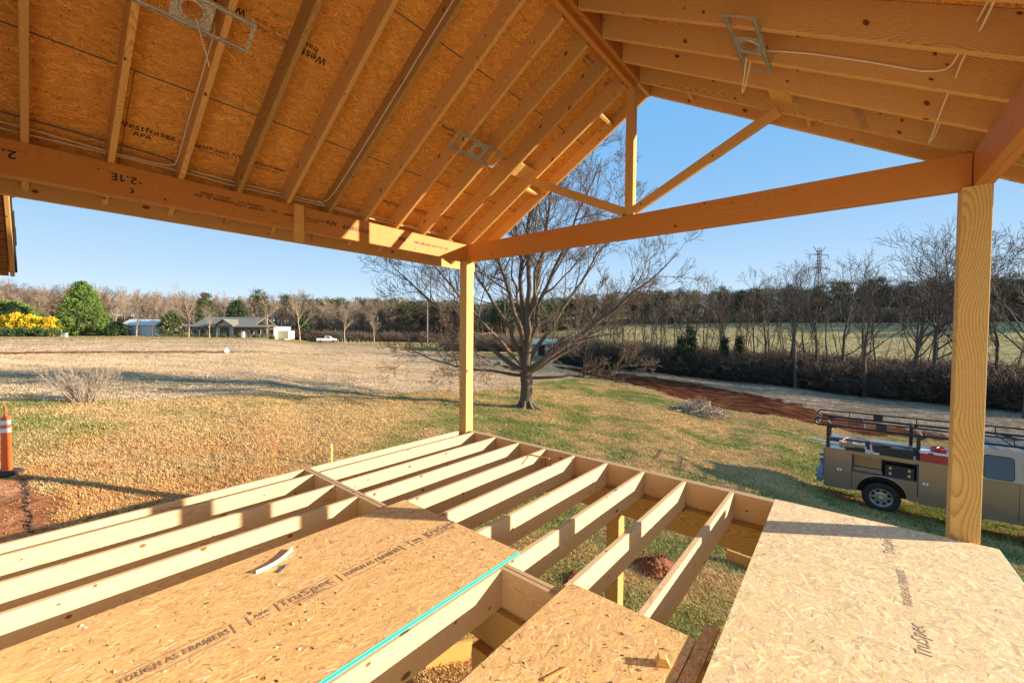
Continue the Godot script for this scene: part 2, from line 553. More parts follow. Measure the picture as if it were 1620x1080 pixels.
func at_bearing(deg: float, r: float) -> Vector3:
	var a := deg_to_rad(deg)
	var d := (fwd2 * cos(a) + right2 * sin(a)) * r
	return on_ground(CAM.x + d.x, CAM.z + d.y)

func land(x: float, z: float) -> float:
	var d := Vector2(x - CAM.x, z - CAM.z)
	var r := minf(d.length(), 999.0)
	var a := rad_to_deg(atan2(d.dot(right2), d.dot(fwd2)))
	var i := 0
	while i < BEARING.size() - 2 and BEARING[i + 1] <= a:
		i += 1
	var j := 0
	while j < RING.size() - 2 and RING[j + 1] <= r:
		j += 1
	var ta: float = (a - BEARING[i]) / (BEARING[i + 1] - BEARING[i])
	ta = ta * ta * (3.0 - 2.0 * ta)
	var t: float = (r - RING[j]) / (RING[j + 1] - RING[j])
	var h0: Array = HEIGHT[i]
	var h1: Array = HEIGHT[i + 1]
	var e := mini(j + 2, RING.size() - 1)
	var s := maxi(j - 1, 0)
	return lerpf(cubic_interpolate(h0[j], h0[j + 1], h0[s], h0[e], t), cubic_interpolate(h1[j], h1[j + 1], h1[s], h1[e], t), ta)

func ground_y(x: float, z: float) -> float:
	return land(x, z) + bump_a.get_noise_2d(x, z) * 0.05 + bump_b.get_noise_2d(x, z) * 0.016

func on_ground(x: float, z: float, sink: float = 0.0) -> Vector3:
	return Vector3(x, ground_y(x, z) - sink, z)

func soil_kind(x: float, z: float) -> int:
	# 0 lawn, 1 stubble, 2 tilled red soil, 3 pale strip, 4 bare clay, 5 clay track, 6 meadow beyond the creek, 7 woodland floor
	var w := 0.5 * clampf(Vector2(x - CAM.x, z - CAM.z).length() / 25.0, 0.35, 2.0)
	var p := Vector2(x + patch_b.get_noise_2d(x * 2.0, z * 2.0) * w * 2.0, z + patch_b.get_noise_2d(x * 2.0 + 90.0, z * 2.0) * w * 2.0)
	if p.x < -2.0 and p.x > -8 and Geometry2D.is_point_in_polygon(p, bare_soil): return 4
	if p.x < -30 and Geometry2D.is_point_in_polygon(p, red_line): return 5
	if Geometry2D.is_point_in_polygon(p, tilled): return 2
	if Geometry2D.is_point_in_polygon(p, pale_strip): return 3
	if p.x < -10 and Geometry2D.is_point_in_polygon(p, tan_field): return 1
	var r := Vector2(x - CAM.x, z - CAM.z).length()
	var a := bearing(x, z)
	if a > 6.0 and a < 120.0 and r > 52.0:
		return 7 if r < 76.0 or r > 186.0 else 6
	if r > 190.0: return 7
	return 0

func soil_color(x: float, z: float) -> Color:
	var k := soil_kind(x, z)
	var n := patch.get_noise_2d(x, z)
	var m := patch_b.get_noise_2d(x * 1.7, z * 1.7)
	var c := Color(0.5, 0.335, 0.14)
	match k:
		0:
			var r := Vector2(x - CAM.x, z - CAM.z).length()
			var a := bearing(x, z)
			var orange := smoothstep(0.0, 1.0, (-a - 8.0) / 30.0) * smoothstep(17.0, 8.0, r)
			var g := clampf(0.38 + n * 1.9 + m * 1.2 - orange * 0.5, 0.0, 1.0)
			if r > 40.0:
				g = clampf(0.25 + n * 0.8, 0.0, 1.0)
			c = Color(0.68, 0.445, 0.19).lerp(Color(0.27, 0.29, 0.075), g)
			c = c.lerp(Color(0.76, 0.38, 0.14), clampf(orange * (0.55 + m * 1.2) + maxf(0.0, -m - 0.25) * 0.8, 0.0, 0.8))
		1:
			c = Color(0.78, 0.56, 0.36).lerp(Color(0.60, 0.43, 0.255), clampf(0.4 + n + m * 0.5, 0, 1))
			var row := sin((z * 0.93 + x * 0.34) * 2.1 + n * 3.0)
			c = c.lerp(Color(0.52, 0.36, 0.21), clampf(row * 0.35, 0, 0.35))
			c = c.lerp(Color(0.35, 0.36, 0.13), clampf(m * 0.9 - 0.25, 0, 0.5))
		2:
			c = Color(0.10, 0.036, 0.02).lerp(Color(0.22, 0.09, 0.045), clampf(0.35 + m * 1.5 + n * 0.5, 0, 1))
		3:
			c = Color(0.56, 0.42, 0.29).lerp(Color(0.43, 0.315, 0.215), clampf(0.45 + n + m, 0, 1))
			c = c.lerp(Color(0.20, 0.09, 0.06), smoothstep(57.0, 62.0, Vector2(x - CAM.x, z - CAM.z).length() + m * 4.0) * 0.8)
		4:
			c = Color(0.92, 0.42, 0.19).lerp(Color(0.70, 0.28, 0.12), clampf(0.4 + m * 1.3, 0, 1))
		5:
			c = Color(0.42, 0.165, 0.07).lerp(Color(0.5, 0.31, 0.17), clampf(0.3 + m * 1.3, 0, 1))
		6:
			c = Color(0.86, 0.62, 0.28).lerp(Color(0.62, 0.48, 0.20), clampf(0.4 + n * 1.2, 0, 1))
			c = c.lerp(Color(0.42, 0.20, 0.10), clampf(m * 1.6 - 0.75, 0, 0.8))
		7:
			c = Color(0.12, 0.08, 0.05).lerp(Color(0.18, 0.125, 0.07), clampf(0.5 + n, 0, 1))
	return c

func build_ground() -> void:
	var az := []
	var a := -180.0
	while a < -60.0:
		az.push_back(a); a += 6.0
	a = -60.0
	while a < 60.0:
		az.push_back(a); a += 0.4
	a = 60.0
	while a <= 180.01:
		az.push_back(a); a += 6.0
	var rr := [0.0]
	var r := 1.0
	while r < 12.0:
		rr.push_back(r); r += 0.14
	while r < 1000.0:
		rr.push_back(r); r *= 1.019
	rr.push_back(1400.0)
	var v := PackedVector3Array()
	var c := PackedColorArray()
	var u1 := PackedVector2Array()
	var u2 := PackedVector2Array()
	var nn := PackedVector3Array()
	var idx := PackedInt32Array()
	var w := az.size()
	for q in rr:
		for b in az:
			var t := deg_to_rad(b)
			var d: Vector2 = (fwd2 * cos(t) + right2 * sin(t)) * q
			var p := on_ground(CAM.x + d.x, CAM.z + d.y)
			v.push_back(p)
			c.push_back(soil_color(p.x, p.z))
			u1.push_back(Vector2(p.x, p.z) * 0.42)
			u2.push_back(Vector2(p.x * 0.8 + p.z * 0.6, p.z * 0.8 - p.x * 0.6) * 0.061)
	nn.resize(v.size())
	nn.fill(Vector3.ZERO)
	for j in rr.size() - 1:
		for i in w - 1:
			var o := j * w + i
			for f in [[o, o + w, o + 1], [o + 1, o + w, o + w + 1]]:
				var e := (v[f[1]] - v[f[0]]).cross(v[f[2]] - v[f[0]])
				var up := e if e.y > 0.0 else -e
				for k in f:
					nn[k] += up
				if e.y > 0.0:
					idx.append_array([f[0], f[2], f[1]])
				else:
					idx.append_array(f)
	for k in nn.size():
		nn[k] = nn[k].normalized() if nn[k].length_squared() > 1e-16 else Vector3.UP
	var arr := []
	arr.resize(Mesh.ARRAY_MAX)
	arr[Mesh.ARRAY_VERTEX] = v
	arr[Mesh.ARRAY_NORMAL] = nn
	arr[Mesh.ARRAY_COLOR] = c
	arr[Mesh.ARRAY_TEX_UV] = u1
	arr[Mesh.ARRAY_TEX_UV2] = u2
	arr[Mesh.ARRAY_INDEX] = idx
	var m := ArrayMesh.new()
	m.add_surface_from_arrays(Mesh.PRIMITIVE_TRIANGLES, arr)
	structure("ground", m, M.earth)

# ------------------------------------------------------------------ the porch
func build_porch() -> void:
	var p := thing("timber_porch", "unfinished open timber porch of pale deck joists, posts and orange strand board gable roof", "porch")
	# deck: rims, girder, joists
	var y := -JOIST / 2
	board(p, "rim_joist", Vector3(-0.014, y, -0.019), Vector3(5.0, y, -0.019), JOIST, PLY, "treated_pine", Vector3.UP, 0, 0, 0.78, 0.86)
	board(p, "rim_joist", Vector3(-0.014, y, -0.0575), Vector3(5.0, y, -0.0575), JOIST, PLY, "treated_pine", Vector3.UP, 0, 0, 0.78, 0.86)
	board(p, "rim_joist", Vector3(0.005, y, 0.045), Vector3(0.005, y, 2.1425), JOIST, PLY, "treated_pine")
	board(p, "rim_joist", Vector3(0.005, y, 2.2155), Vector3(0.005, y, 4.70), JOIST, PLY, "treated_pine")
	board(p, "rim_joist", Vector3(4.98, y, 0.001), Vector3(4.98, y, 4.70), JOIST, PLY, "treated_pine")
	board(p, "girder", Vector3(-0.014, y, 2.160), Vector3(4.958, y, 2.160), JOIST, 0.0335, "treated_pine", Vector3.UP, 0, 0, 0.74, 0.8)
	board(p, "girder", Vector3(-0.014, y, 2.197), Vector3(4.958, y, 2.197), JOIST, 0.0335, "treated_pine", Vector3.UP, 0, 0, 0.74, 0.8)
	var n := 0
	for k in 12:
		var x := 0.2364 + 0.4064 * k - PLY / 2
		board(p, "joist", Vector3(x, y, 0.002), Vector3(x, y, 2.141), JOIST, PLY, "treated_pine")
		var xn: float = [0.234, 0.657, 1.056, 1.46, 1.868, 2.27, 2.68, 3.095, 3.49, 3.90, 4.30, 4.706][k] - PLY / 2
		board(p, "joist", Vector3(xn, y, 2.216), Vector3(xn, y, 4.69), JOIST, PLY, "treated_pine")
		n += 1
	# beams dropped under the rim and the girder
	for q in [[0.035, 0.0], [2.20, 0.0]]:
		for s in 3:
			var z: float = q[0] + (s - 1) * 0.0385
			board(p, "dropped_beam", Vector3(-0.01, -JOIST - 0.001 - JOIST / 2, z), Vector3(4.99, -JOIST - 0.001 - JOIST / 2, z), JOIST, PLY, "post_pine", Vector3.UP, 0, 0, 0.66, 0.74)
	# posts under the deck
	for q in [[0.06, 0.03], [2.38, 0.03], [4.87, 0.03], [0.06, 2.21], [2.605, 2.25], [4.87, 2.21]]:
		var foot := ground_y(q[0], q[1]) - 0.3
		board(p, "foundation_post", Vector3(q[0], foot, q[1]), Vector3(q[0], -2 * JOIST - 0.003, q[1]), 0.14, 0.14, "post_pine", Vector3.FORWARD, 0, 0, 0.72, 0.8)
	# posts above the deck
	var top := 2.392
	board(p, "corner_post", Vector3(0.04, -0.2, -0.03), Vector3(0.04, top, -0.03), 0.14, 0.14, "post_pine", Vector3.FORWARD, 0, 0, 0.95, 1.0)
	board(p, "corner_post", Vector3(4.867, 0.002, -0.03), Vector3(4.867, top, -0.03), 0.14, 0.14, "post_pine", Vector3.FORWARD, 0, 0, 0.95, 1.0)
	# laminated beams on the posts
	var by := (2.3925 + 2.6263) / 2
	var bh := 0.2338
	var left_beam := board(p, "laminated_beam", Vector3(0.0435, by, -0.095), Vector3(0.0435, by, 4.70), bh, 0.045, "laminated_beam", Vector3.UP, 0, 0, 0.92, 1.0)
	board(p, "laminated_beam", Vector3(-0.002, by, -0.093), Vector3(-0.002, by, 4.70), bh, 0.045, "laminated_beam", Vector3.UP, 0, 0, 0.92, 1.0)
	board(p, "laminated_beam", Vector3(0.0675, by, -0.0255), Vector3(4.846, by, -0.0255), bh, 0.045, "laminated_beam", Vector3.UP, 0, 0, 0.92, 1.0)
	board(p, "laminated_beam", Vector3(0.0675, by, -0.071), Vector3(4.846, by, -0.071), bh, 0.045, "laminated_beam", Vector3.UP, 0, 0, 0.92, 1.0)
	board(p, "laminated_beam", Vector3(4.8735, by, -0.095), Vector3(4.8735, by, 4.70), bh, 0.045, "laminated_beam", Vector3.UP, 0, 0, 0.92, 1.0)
	board(p, "laminated_beam", Vector3(4.919, by, -0.093), Vector3(4.919, by, 4.70), bh, 0.045, "laminated_beam", Vector3.UP, 0, 0, 0.92, 1.0)
	board(p, "splice_block", Vector3(0.0855, 2.275, 2.281), Vector3(0.0855, 2.63, 2.281), 0.089, PLY, "rafter_pine", Vector3.BACK, 0, 0, 0.95, 1.0)
	# stamps on the inner face of the left beam; they read upside down
	var inv := left_beam.transform.affine_inverse()
	var face := func(text: String, z: float, yy: float, size: float) -> void:
		var l := letters(left_beam, text, size, Vector3(0.066, yy, z), Vector3(0, 0, 1), Vector3(1, 0, 0))
		l.transform = inv * l.transform
	face.call("2.1E", 3.52, 2.528, 0.075)
	face.call("€", 3.478, 2.449, 0.05)
	face.call("2.1E", 4.10, 2.528, 0.075)
	face.call("THOMSON, AL  USA", 2.955, 2.522, 0.032)
	face.call("06-10-15    6978004", 2.955, 2.550, 0.024)
	face.call("1.8-2650F  2.1E-9", 2.69, 2.512, 0.030)
	face.call("STANDARD 110-G", 2.69, 2.540, 0.024)
	face.call("5720", 2.495, 2.527, 0.026)
	face.call("069200", 2.37, 2.518, 0.026)
	face.call("PRODUCED  BY MILL 1071", 2.14, 2.525, 0.020)
	face.call("EXPOSURE 1", 2.14, 2.500, 0.020)
	face.call("APA", 1.946, 2.527, 0.062)
	face.call("0121595YP", 1.67, 2.520, 0.062)
	face.call("NM", 1.073, 2.519, 0.060)
	face.call("LVL 1.75 x 9.25  HUD MR 1303", 0.62, 2.512, 0.040)
	# rafters: undersides meet the beams at their inner top edge
	var ang := atan(SLOPE)
	var nl := Vector3(-sin(ang), cos(ang), 0)
	var nr := Vector3(sin(ang), cos(ang), 0)
	for k in 12:
		var z := -0.09 + 0.4064 * k + PLY / 2
		rafter_pair(p, "rafter", z, -0.33, 2.386, 0.184, 0.82, 1.0, k)
	rafter_pair(p, "barge_rafter", -0.519, -0.36, 2.457, 0.140, 0.86, 1.0, -1)
	# ridge of three plies, the middle one hanging lower
	board(p, "ridge_beam", Vector3(2.413, 4.115, -0.10), Vector3(2.413, 4.115, 4.70), 0.245, 0.0435, "laminated_beam", Vector3.UP, 0, 0, 0.85, 0.95)
	board(p, "ridge_beam", Vector3(2.458, 4.06, -0.10), Vector3(2.458, 4.06, 4.70), 0.255, 0.0435, "laminated_beam", Vector3.UP, 0, 0, 0.92, 1.0)
	board(p, "ridge_beam", Vector3(2.503, 4.115, -0.10), Vector3(2.503, 4.115, 4.70), 0.245, 0.0435, "laminated_beam", Vector3.UP, 0, 0, 0.85, 0.95)
	board(p, "ridge_block", Vector3(2.458, 4.13, -0.105), Vector3(2.458, 4.13, -0.497), 0.16, PLY, "rafter_pine", Vector3.UP, 0, 0, 0.85, 0.9)
	# fascia boards
	for sx in [0, 1]:
		var fx := -0.351 if sx == 0 else 5.267
		board(p, "fascia_board", Vector3(fx, 2.347 + 0.1175, -0.56), Vector3(fx, 2.347 + 0.1175, 4.70), 0.235, PLY, "rafter_pine", Vector3.UP, 0, 0, 0.78, 0.86)
	# gable: king post, two struts, blocks
	for s in 2:
		board(p, "king_post", Vector3(2.45, 2.628, -0.039 - s * 0.0395), Vector3(2.45, 3.93, -0.039 - s * 0.0395), 0.089, PLY, "rafter_pine", Vector3.RIGHT, 0, 0, 0.86, 0.95)
	board(p, "strut", Vector3(2.40, 2.675, -0.039), Vector3(1.175, 3.275, -0.039), 0.089, PLY, "rafter_pine", Vector3.UP, 0, 0, 0.84, 0.92)
	board(p, "strut", Vector3(2.50, 2.675, -0.039), Vector3(3.745, 3.275, -0.039), 0.089, PLY, "rafter_pine", Vector3.UP, 0, 0, 0.84, 0.92)
	for q in [[1.14, false], [3.775, true]]:
		var x: float = q[0]
		var yy := under(x) + 0.093 / cos(ang)
		board(p, "blocking", Vector3(x, yy, 0.316), Vector3(x, yy, -0.053), PLY, 0.184, "rafter_pine", (nr if q[1] else nl), 0, 0, 0.97, 1.0)
	for q in [0.95, 2.0, 2.95, 3.95]:
		var x: float = q
		var side := nr if x > 2.458 else nl
		board(p, "lookout", Vector3(x, under(x) + 0.14, -0.091), Vector3(x, under(x) + 0.14, -0.498), 0.089, PLY, "rafter_pine", side, 0, 0, 0.8, 0.9)
	# roof sheathing, sheet by sheet
	var rows := [[-0.372, 0.548], [0.552, 1.628], [1.632, 2.456]]
	for sx in 2:
		for k in 3:
			var cuts := [-0.56, 1.08, 3.52, 4.715] if k % 2 == 0 else [-0.56, 2.30, 4.715]
			for j in cuts.size() - 1:
				var xa: float = rows[k][0]
				var xb: float = rows[k][1]
				var xm := (xa + xb) / 2
				var ym := under(xm) + 0.184 / cos(ang) + 0.0075
				var wide := (xb - xa) / cos(ang)
				var px := xm if sx == 0 else 4.916 - xm
				var up := nl if sx == 0 else nr
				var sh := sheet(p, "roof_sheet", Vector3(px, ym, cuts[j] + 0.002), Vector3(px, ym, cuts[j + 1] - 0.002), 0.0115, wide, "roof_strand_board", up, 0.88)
				if k < 2:
					var ex := wide / 2 + 0.0015
					var strip := Shape.new()
					strip.box(Vector3((cuts[j + 1] - cuts[j]) / 2, -0.0062, (-ex if sx == 0 else ex)), Vector3(cuts[j + 1] - cuts[j] - 0.01, 0.003, 0.009))
					part(sh, "painted_edge", strip.mesh(), M.dark_edge_paint)
				if sx == 0:
					var si := sh.transform.affine_inverse()
					for t in [["Westfraser", 0.16, 3.40, 0.062, 0, true], ["APA", 0.108, 3.42, 0.055, 0, true], ["7/16 CAT  32/16", 0.144, 3.18, 0.03, 0, true], ["Westfraser 7/16", 0.16, 2.95, 0.05, 0, true], ["SHEATHING", 0.12, 2.97, 0.04, 0, false], ["Westfraser", 0.153, 2.56, 0.05, 0, true], ["EXPOSURE 1", 0.112, 2.56, 0.036, 0, false], ["Westfraser", 0.139, 1.25, 0.05, 0, true], ["APA  7/16", 0.11, 1.25, 0.036, 0, false], ["Westfraser", 0.148, 0.847, 0.05, 0, true], ["SPAN 32/16", 0.12, 0.847, 0.036, 0, false], ["Westfraser", 0.166, 0.437, 0.045, 0, true], ["APA", 0.138, 0.437, 0.036, 0, false], ["West", 1.114, 2.60, 0.075, 1, true], ["fraser", 1.165, 2.66, 0.05, 1, true], ["APA RATED SHEATHING", 1.12, 2.90, 0.034, 1, false], ["7/16 CAT 32/16", 1.16, 2.90, 0.030, 1, false], ["Westfraser", 1.15, 3.22, 0.062, 1, true], ["EXPOSURE 1", 1.10, 3.24, 0.034, 1, false], ["Westfraser", 1.096, 1.21, 0.05, 1, true], ["APA", 1.055, 1.19, 0.034, 1, true], ["32/16  PS 2-10", 1.088, 0.342, 0.034, 1, true], ["APA 7/16", 2.215, 0.408, 0.04, 2, true], ["MILL 320", 2.18, 0.408, 0.034, 2, false], ["PS 2-10", 2.215, -0.036, 0.036, 2, true], ["32/16", 2.18, -0.036, 0.036, 2, true]]:
						if t[4] != k or t[2] < cuts[j] or t[2] > cuts[j + 1]:
							continue
						var flip: bool = t[1] > 1.0 and t[2] > 2.3
						var along := Vector3(0, 0, 1) if flip else Vector3(0, 0, -1)
						var l := letters(sh, t[0], t[3], Vector3(t[1], under(t[1]) + 0.184 / cos(ang) + 0.0015, t[2]), along, -nl, "ink", t[5])
						l.transform = si * l.transform
		var felt_x := (-0.38 + 2.44) / 2
		var fy := under(felt_x) + 0.184 / cos(ang) + 0.024
		var fx2 := felt_x if sx == 0 else 4.916 - felt_x
		var fm := board_mesh(5.28, 0.008, 2.86 / cos(ang), Color(1, 1, 1))
		part(p, "roofing_felt", fm, M.roof_felt, frame_between(Vector3(fx2, fy, -0.57), Vector3(fx2, fy, 4.72), nl if sx == 0 else nr))
	# grade stamps on two rafters of the right slope
	for q in [[4.32, 1.535, "SIMMONS", 0.07], [4.27, -0.09, "SIMMONS", 0.05], [4.36, 1.535, "NC 01 KD-HT", 0.05]]:
		var x: float = q[0]
		letters(p, q[2], q[3], Vector3(x, under(x) + 0.10, q[1] + PLY + 0.0005), Vector3(0.35, -1, 0), Vector3(0, 0, 1), "faded_ink", false)

func under(x: float) -> float:
	return 2.63 + SLOPE * ((x if x < 2.458 else 4.916 - x) - 0.066)

func rafter_pair(p: Node3D, called: String, z: float, x0: float, x1: float, deep: float, lo: float, hi: float, k: int) -> void:
	var ang := atan(SLOPE)
	var lift := 0.184 / cos(ang) - deep / 2 / cos(ang)
	for s in 2:
		var a := Vector3(x0, under(x0) + lift, z)
		var b := Vector3(x1, under(x1) + lift, z)
		if s == 1:
			a.x = 4.916 - a.x
			b.x = 4.916 - b.x
		var dull := k in [3 + 2, 7] and s == 0
		board(p, called, a, b, deep, PLY, "rafter_pine", Vector3.UP, SLOPE, SLOPE, 0.55 if dull else lo, 0.62 if dull else hi)

# ------------------------------------------------------------------ sheets and scraps lying on the joists
func build_deck_things() -> void:
	var a := thing("subfloor_panel", "tan strand board floor panel with TruSpec print and green edge on the joists", "panel", Vector3(2.049, 0.0105, 2.018))
	part(a, "sheet", board_mesh(2.44, 0.018, 1.212, Color(1, 1, 1), 0, 0, 1.22, 1.22, 0.001), M.floor_strand_board, frame_between(Vector3.ZERO, Vector3(0, 0, 2.44), Vector3.UP))
	var tongue := Shape.new()
	tongue.box(Vector3(0.611, -0.001, 1.22), Vector3(0.012, 0.009, 2.43))
	tongue.box(Vector3(0.6055, 0.0065, 1.22), Vector3(0.0025, 0.006, 2.434))
	part(a, "painted_tongue", tongue.mesh(), M.edge_paint)
	var top := 0.0095
	var put := func(text: String, size: float, z: float, dx: float = 0.0, squash: float = 1.0, bold: bool = true) -> void:
		letters(a, text, size, Vector3(dx, top, z - 2.018), Vector3(0, 0, -1), Vector3.UP, "faded_ink", bold, squash)
	for z in [3.07, 2.145]:
		put.call("TruSpec", 0.072, z, 0.0)
		put.call("ENGINEERED WOOD", 0.018, z, 0.045, 1.0, false)
	for z in [2.686, 3.618]:
		put.call("TOUGH AS FRAMERS", 0.052, z - 0.004, 0.012, 0.76)
	for z in [2.352, 3.288]:
		put.call("APA", 0.035, z, 0.0)
		put.call("PS 2-10", 0.016, z, 0.032, 1.0, false)
	var lines := Shape.new()
	for z in [2.277, 2.412, 2.477, 2.896, 3.22, 3.348, 3.413]:
		lines.box(Vector3(0.012, top + 0.0012, z - 2.018), Vector3(0.085, 0.0008, 0.005))
	for q in [[2.51, 2.87], [2.93, 3.2], [3.44, 3.8], [2.07, 2.25]]:
		for dx in [-0.035, 0.062]:
			lines.box(Vector3(dx, top + 0.0012, (q[0] + q[1]) / 2 - 2.018), Vector3(0.0022, 0.0008, q[1] - q[0]))
	part(a, "printed_rule", lines.mesh(), M.faded_ink)
	var b := thing("subfloor_panel", "plain tan strand board panel with its far edge over the open joist bays", "panel", Vector3(3.405, 0.0105, 2.078), 0.012)
	part(b, "sheet", board_mesh(2.0, 0.018, 0.665, Color(1, 1, 1), 0, 0, 1.22, 1.22, 0.001), M.floor_strand_board, frame_between(Vector3.ZERO, Vector3(0, 0, 2.0), Vector3.UP))
	for k in 3:
		var c := thing("subfloor_panel", ["lowest strand board sheet of the stack beside the right post", "middle strand board sheet of the stack beside the right post", "pale coarse strand board sheet on top of the stack beside the right post"][k], "panel", Vector3(4.405 + k * 0.002, 0.0105 + 0.0195 * k, 0.075), 0.012)
		part(c, "sheet", board_mesh(2.44, 0.018, 1.205, Color(1, 1, 1), 0, 0, 1.22, 1.22, 0.001), M.coarse_strand_board, frame_between(Vector3.ZERO, Vector3(0, 0, 2.44), Vector3.UP))
		if k == 2:
			for t in [[0.40, "TruSpec", 0.07, 0.06], [0.92, "TOUGH AS FRAMERS", 0.045, 0.09], [1.40, "TruSpec", 0.07, 0.10]]:
				letters(c, t[1], t[2], Vector3(t[3], top, t[0]), Vector3(0, 0, -1), Vector3.UP, "worn_ink", false)
			var edge := Shape.new()
			edge.box(Vector3(0.604, 0.0, 1.22), Vector3(0.004, 0.012, 2.43))
			part(c, "painted_tongue", edge.mesh(), M.edge_paint)
	var st := thing("strand_board_offcut", "narrow strand board strip lying between the two right floor panels", "offcut", Vector3(3.775, 0.0105, 1.93))
	part(st, "strip", board_mesh(2.1, 0.018, 0.056, Color(0.9, 0.85, 0.8), 0, 0, 1.22, 1.22, 0.001), M.floor_strand_board, frame_between(Vector3.ZERO, Vector3(0, 0, 2.1), Vector3.UP))
	var ws := slab_of(PackedVector2Array([Vector2(-0.028, 0), Vector2(0.03, 0), Vector2(0.012, 0.034), Vector2(-0.014, 0.036)]), -0.02, 0.02)
	tag(part(self, "wedge_offcut", ws, M.rafter_pine, Transform3D(Basis(Vector3.UP, 0.5), Vector3(3.67, 0.0197, 2.312))), "small pale wedge of sawn wood on the plain tan panel", "offcut")
	var sl := part(self, "wood_sliver", board_mesh(0.12, 0.006, 0.012, Color(1, 1, 1)), M.rafter_pine, frame_between(Vector3(3.374, 0.0228, 2.59), Vector3(3.335, 0.0228, 2.70), Vector3.UP))
	tag(sl, "thin pale wood sliver near the front of the plain tan panel", "offcut")
	# a curved sliver of blue-white plastic and a scrap of dark tape
	var cs := Shape.new()
	var arc := []
	for k in 13:
		var t := k / 12.0
		arc.push_back(Vector3(lerpf(1.661, 1.552, t) + sin(t * PI) * 0.03, 0.0195, lerpf(3.185, 2.944, t)))
	for k in 12:
		var d: Vector3 = (arc[k + 1] - arc[k]).normalized()
		cs.box((arc[k] + arc[k + 1]) / 2 + Vector3(0, 0.0095, 0), Vector3(0.0025, 0.019, (arc[k + 1] - arc[k]).length() + 0.001), Basis(Vector3(d.z, 0, -d.x), Vector3.UP, d))
	plain("pale_plastic", Color(0.62, 0.74, 0.82), 0.4)
	tag(part(self, "curved_strip", cs.mesh(), M.pale_plastic), "curved pale blue plastic strip standing on the printed tan panel", "strip")
	var ts := Shape.new()
	ts.box(Vector3.ZERO, Vector3(0.022, 0.004, 0.07))
	ts.box(Vector3(0.002, 0.004, -0.024), Vector3(0.02, 0.004, 0.018))
	tag(part(self, "dark_scrap", ts.mesh(), M.grey_cable, Transform3D(Basis(Vector3.UP, 0.6), Vector3(1.722, 0.0218, 3.075))), "small dark scrap beside the curved blue strip", "scrap")
	var stick := part(self, "wood_sliver", board_mesh(0.26, 0.016, 0.016, Color(0.8, 0.75, 0.7)), M.rafter_pine, frame_between(Vector3(1.455, 0.0085, 0.33), Vector3(1.715, 0.0085, 0.30), Vector3.UP))
	tag(stick, "short brown stick bridging two joists near the front rim", "offcut")
	# loose sawdust chips and splinters on the two tan panels
	var chip := Shape.new()
	chip.flat([Vector3(-0.006, 0.001, 0), Vector3(0, 0.004, 0.002), Vector3(0.007, 0.0012, 0), Vector3(0, 0.001, -0.0025)])
	var mm := MultiMesh.new()
	mm.transform_format = MultiMesh.TRANSFORM_3D
	mm.use_colors = true
	mm.mesh = chip.mesh()
	mm.instance_count = 420
	for k in 420:
		var two := k % 3 == 0
		var at := Vector3(rng.randf_range(3.1, 3.7), 0.0197, rng.randf_range(2.1, 3.2)) if two else Vector3(rng.randf_range(1.47, 2.62), 0.0197, rng.randf_range(2.05, 4.2))
		var sz := rng.randf_range(0.4, 1.5)
		mm.set_instance_transform(k, Transform3D(Basis(Vector3.UP, rng.randf() * TAU).scaled(Vector3(sz * rng.randf_range(0.6, 2.2), sz, sz)), at))
		mm.set_instance_color(k, Color(0.08, 0.05, 0.03) if rng.randf() < 0.55 else Color(0.7, 0.52, 0.3))
	var chips := MultiMeshInstance3D.new()
	chips.multimesh = mm
	chips.material_override = M.grass_blade
	chips.name = "wood_chips"
	add_child(chips)
	tag(chips, "dark and pale wood chips scattered on the tan floor panels", "wood chips", "", "stuff")

# ------------------------------------------------------------------ wiring and light fittings under the roof
func plate(called: String, label: String, left: bool, z0: float, z1: float, tail: Array) -> void:
	var xm := 1.216
	var n := Vector3(-sin(atan(SLOPE)), cos(atan(SLOPE)), 0)
	var o := Vector3(xm, under(xm) - 0.004, z0)
	if not left:
		o.x = 4.916 - o.x
		n.x = -n.x
	var t := thing(called, label, "mounting plate", o, 0.0, "recessed light mounting plates under the rafters")
	t.transform = frame_between(o, o + Vector3(0, 0, 1), n)
	var L := z1 - z0
	for s in [-1.0, 1.0]:
		var r := Shape.new()
		r.box(Vector3(L / 2, 0, s * 0.093), Vector3(L, 0.0015, 0.030))
		r.box(Vector3(L / 2, -0.004, s * 0.101), Vector3(L, 0.009, 0.0015))
		r.box(Vector3(L / 2, -0.003, s * 0.079), Vector3(L * 0.98, 0.006, 0.0015))
		part(t, "rail", r.mesh(), M.galvanised)
	for e in [0.006, L - 0.006]:
		var r := Shape.new()
		r.box(Vector3(e, -0.001, 0), Vector3(0.022, 0.0015, 0.2))
		part(t, "end_bar", r.mesh(), M.galvanised)
	var c := Shape.new()
	var mid := Vector3(L * 0.5, -0.0022, 0)
	for k in 32:
		var pts := []
		for q in [[k, 0], [k + 1, 0], [k + 1, 1], [k, 1]]:
			var a: float = TAU * q[0] / 32
			var d := Vector3(cos(a), 0, sin(a))
			var far := 0.1 / maxf(absf(d.x), absf(d.z))
			pts.push_back(mid + d * (0.052 if q[1] == 0 else far))
		c.flat(pts)
		var rim := []
		for q in [[k, 0], [k + 1, 0], [k + 1, 1], [k, 1]]:
			var a: float = TAU * q[0] / 32
			var d := Vector3(cos(a), 0, sin(a))
			rim.push_back(mid + d * (0.066 if q[1] == 0 else 0.069) + Vector3(0, -0.004 if q[1] == 0 else 0.0, 0))
		c.flat(rim)
	part(t, "ring_plate", c.mesh(), M.galvanised)
	if tail:
		var w := rope(t, "wire_tail", tail, 0.004, "cable_sheath")
		w.transform = t.transform.affine_inverse()

